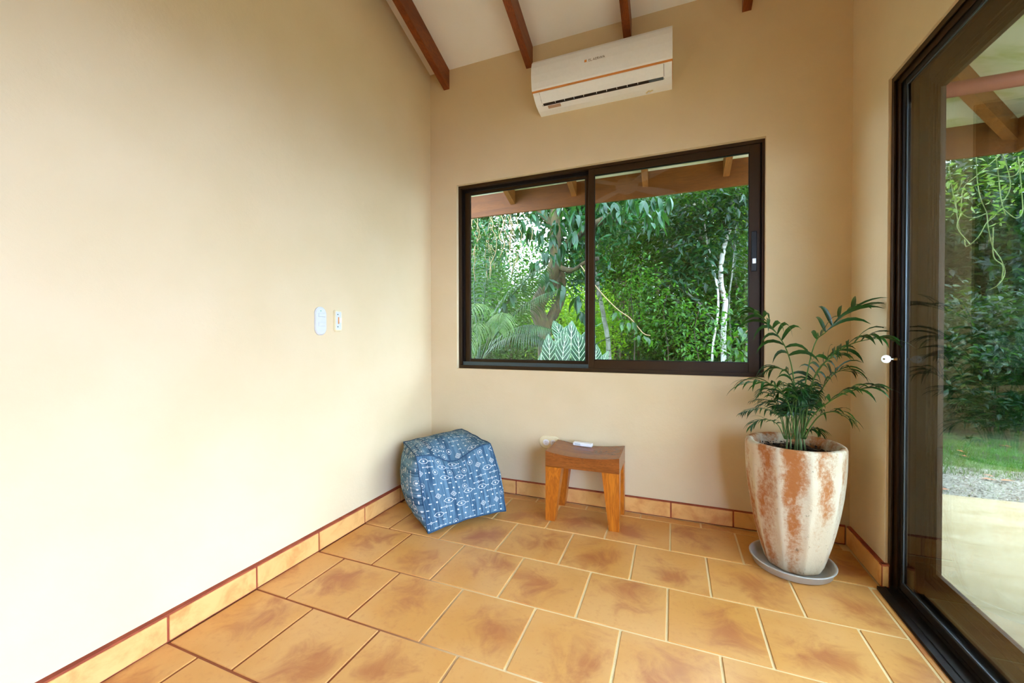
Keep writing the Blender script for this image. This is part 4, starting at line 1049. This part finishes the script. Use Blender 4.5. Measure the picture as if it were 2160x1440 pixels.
def bush(me, x, y, z, s_, label, group, name='shrub', cat='shrub', rot_=None, sz=None):
    b0 = thing(name, label, cat, (x, y, terr(x, y)), group)
    o = link('foliage', me, b0, (0, 0, z-terr(x, y)), kind='stuff'); o.scale = (s_, s_, sz or s_); o.rotation_euler = (0, 0, rot_ if rot_ is not None else rnd.uniform(0, 6.28))
    zz = max(.25, z-terr(x, y)+.5)
    MB().tube([(0, 0, -.05), (.05, .02, zz*.6), (.0, .0, zz+.6*s_)], [.035*s_, .03*s_, .015*s_], 7).build('stem', B_dark, b0)
    return b0
def wx(px, Y): return at(px, 700, Y).x
for px, Y, me, lab in [(1205, 9.6, bm_lt[0], 'yellow green shrub right of the forked mossy tree'), (1235, 10.2, bm_lt[0], 'yellow green shrub behind the window mullion'),
                       (1075, 9.0, bm_mid[0], 'mid green shrub behind the garden palm'), (1015, 9.4, bm_mid[1], 'dark green shrub at the far left behind the garden palm'),
                       (1120, 10.0, bm_mid[0], 'mid green shrub left of the forked trunk'), (1460, 10.6, bm_mid[1], 'dark green shrub left of the two white trunks'),
                       (1570, 10.2, bm_mid[1], 'dark green shrub right of the white barked tree'), (1400, 11.2, bm_mid[0], 'mid green shrub in the middle of the right pane'),
                       (1640, 9.6, bm_mid[0], 'mid green shrub hidden past the window edge')]:
    bush(me, wx(px, Y), Y, .0, 1.0, lab, 'understory shrubs behind the window')
bush(bm_mid[1], wx(1545, 11.4), 11.4, 1.6, 1.0, 'dark green sapling crown above the white trunks', 'understory shrubs behind the window')
for px, Y, z, s_, me, lab in [(1290, 11.4, 2.5, .9, bm_mid[1], 'dark green sapling crown above the bases of the slender trunks'), (1345, 11.2, 1.9, .95, bm_mid[0], 'mid green sapling crown in the left half of the right pane'),
        (1405, 11.4, 2.7, .95, bm_mid[1], 'dark green sapling crown in the middle of the right pane'), (1450, 10.9, 1.5, .8, bm_mid[0], 'mid green sapling crown left of the white trunks'),
        (1028, 9.8, 2.0, .75, bm_mid[0], 'mid green sapling crown behind the tangled vines'), (1225, 10.6, 2.3, .7, bm_mid[0], 'mid green sapling crown right of the forked mossy tree')]:
    bush(me, wx(px, Y), Y, z, s_, lab, 'understory shrubs behind the window')
bush(bm_mid[0], wx(1340, 12.5), 12.5, .1, .9, 'low shrub behind the slender trunks', 'understory shrubs behind the window')
k_ = 0
for row, (Y, zb, n_) in enumerate([(15.5, 0.3, 12), (17.5, 2.6, 12), (16.8, 5.0, 9)]):
    for i in range(n_):
        x = -14+i*(30/(n_-1))+rnd.uniform(-.8, .8); zz = zb+rnd.uniform(-.4, .4)
        gap = row == 1 and -8.6 < x < -5.2
        if (row == 2 and (-8.0 < x < -4 or -3 < x < -1.6 or 7 < x < 10)): continue
        if gap: zz -= 1.6
        me = bm_back[(0, 1, 0, 2, 1)[(i*2+row) % 5]]
        bush(me, x, Y+rnd.uniform(-.8, .8), zz, 1.0, 'leafy forest tree in the green wall far behind the garden', 'far forest trees', 'forest_tree', 'tree', sz=.62 if gap else .95)
for i in range(9):
    x = -12+i*3.2
    if -9.7 < x < -4.5 or 8 < x < 12: continue
    bush(bm_back[i % 2], x, 20.5, 2.2+rnd.uniform(-.3, .3), 1.35, 'leafy forest tree in the green wall far behind the garden', 'far forest trees', 'forest_tree', 'tree')

# -- seen through the door glass
for px, Y, z, s_, me, lab in [(2010, 6.9, 0, .72, bm_teal[0], 'dark teal shrub beyond the grass, left in the door glass'), (2090, 6.8, 0, .7, bm_teal[0], 'dark teal shrub beyond the grass, centre of the door glass'), (2175, 6.9, 0, .75, bm_teal[0], 'dark teal shrub beyond the grass at the right picture edge'),
                              (2040, 8.6, .2, .9, bm_teal[0], 'taller dark shrub behind the shrub row, left in the door glass'), (2140, 8.8, .3, .9, bm_mid[0], 'brighter green shrub behind the shrub row by the door')]:
    bush(me, wx(px, Y), Y, z, s_, lab, 'shrubs beyond the patio')
bush(bm_lt[0], wx(2062, 10.5), 10.5, .6, .8, 'yellow green shrub glowing through the dark foliage by the door', 'shrubs beyond the patio')
tree('dark_leafy_tree', 'dark leafy tree with slim trunk beyond the patio', 'tree', [(2068, 800, 8.2), (2069, 700, 8.2), (2073, 620, 8.2), (2080, 520, 8.2), (2090, 400, 8.2)], .055, B_dark,
     [((2030, 430, 8.2), 2400, (1.3, .8, .9), .17), ((2120, 560, 8.0), 1600, (.9, .6, .5), .17), ((2150, 400, 8.4), 2200, (1.2, .8, .8), .17), ((2000, 560, 8.0), 1300, (.8, .6, .5), .16), ((2190, 640, 8.2), 1500, (.8, .6, .7), .16)], m=L_teal)
tree('patio_side_tree', 'green leafy tree right behind the porch corner', 'tree', [(2290, 800, 8.6), (2285, 600, 8.6), (2270, 400, 8.6), (2260, 250, 8.6)], .09, B_dark, [((2230, 350, 8.6), 3000, (1.6, 1.0, 1.2), .17), ((2260, 600, 8.8), 2600, (1.4, 1.0, 1.1), .17)])
vo = at(2060, 300, 5.2); vd = thing('hanging_vine', 'tangle of pale green vines hanging outside the door glass', 'vine', vo)
mb = MB(); mv = []
for path in ([(2115, 320), (2130, 370), (2128, 400), (2115, 430), (2100, 455), (2080, 470), (2065, 500), (2040, 520), (2035, 505)], [(2105, 330), (2060, 370), (2035, 395), (2028, 430), (2030, 450), (2050, 460), (2080, 450)],
             [(2058, 330), (2060, 380), (2070, 420), (2082, 450), (2085, 480), (2092, 520), (2110, 545), (2118, 575), (2108, 600), (2085, 612)], [(2100, 330), (2108, 380), (2112, 420), (2120, 455)], [(2095, 480), (2095, 540), (2115, 560), (2112, 590)],
             [(2160, 340), (2140, 370), (2110, 372), (2080, 365)], [(2030, 380), (2018, 420), (2022, 470), (2025, 490)], [(2000, 350), (2010, 400), (2018, 450)], [(2028, 450), (2020, 480), (2040, 510), (2044, 515)], [(2150, 330), (2158, 420), (2155, 450), (2140, 460), (2115, 440)]):
    Y = rnd.uniform(4.9, 5.5); mb.tube(catmull([at(x+rnd.uniform(-2, 2), y, Y+rnd.uniform(-.05, .05))-vo for x, y in path], 5), .0042, 5)
mb.build('stems', L_vine, vd, kind='stuff')
fv, ff = leaves(260, tuple(at(2050, 400, 5.2)-vo), (.75, .25, .42), .075, .035, .3, 21, .05)
link('vine_leaves', npmesh('vine_leaves', fv, ff, leafmat('pale_vine_leaf', (120, 160, 60), (160, 190, 90))), vd, kind='stuff')
dl = MB(); dl.add([(0, 0, 0), (.04, .018, .006), (.10, 0, .002), (.04, -.018, .006)], [(0, 1, 3), (1, 2, 3)], 0, True); dlm = dl.mesh('fallen_leaf', M_dry)
for i in range(34):
    x, y = rnd.uniform(1.7, 4.6), rnd.uniform(3.9, 5.9)
    if i == 0: x, y = 2.03, 3.42
    o = link('fallen_leaf', dlm, None, (x, y, -.025 if i else .0), 'dry brown leaf fallen on the gravel and grass beyond the patio' if i else 'single dry leaf lying on the cream patio', 'leaf', 'fallen leaves beyond the patio' if i else None)
    o.rotation_euler = (0, 0, rnd.uniform(0, 6.28)); s_ = rnd.uniform(.6, 1.1) if i else .6; o.scale = (s_, s_, s_)
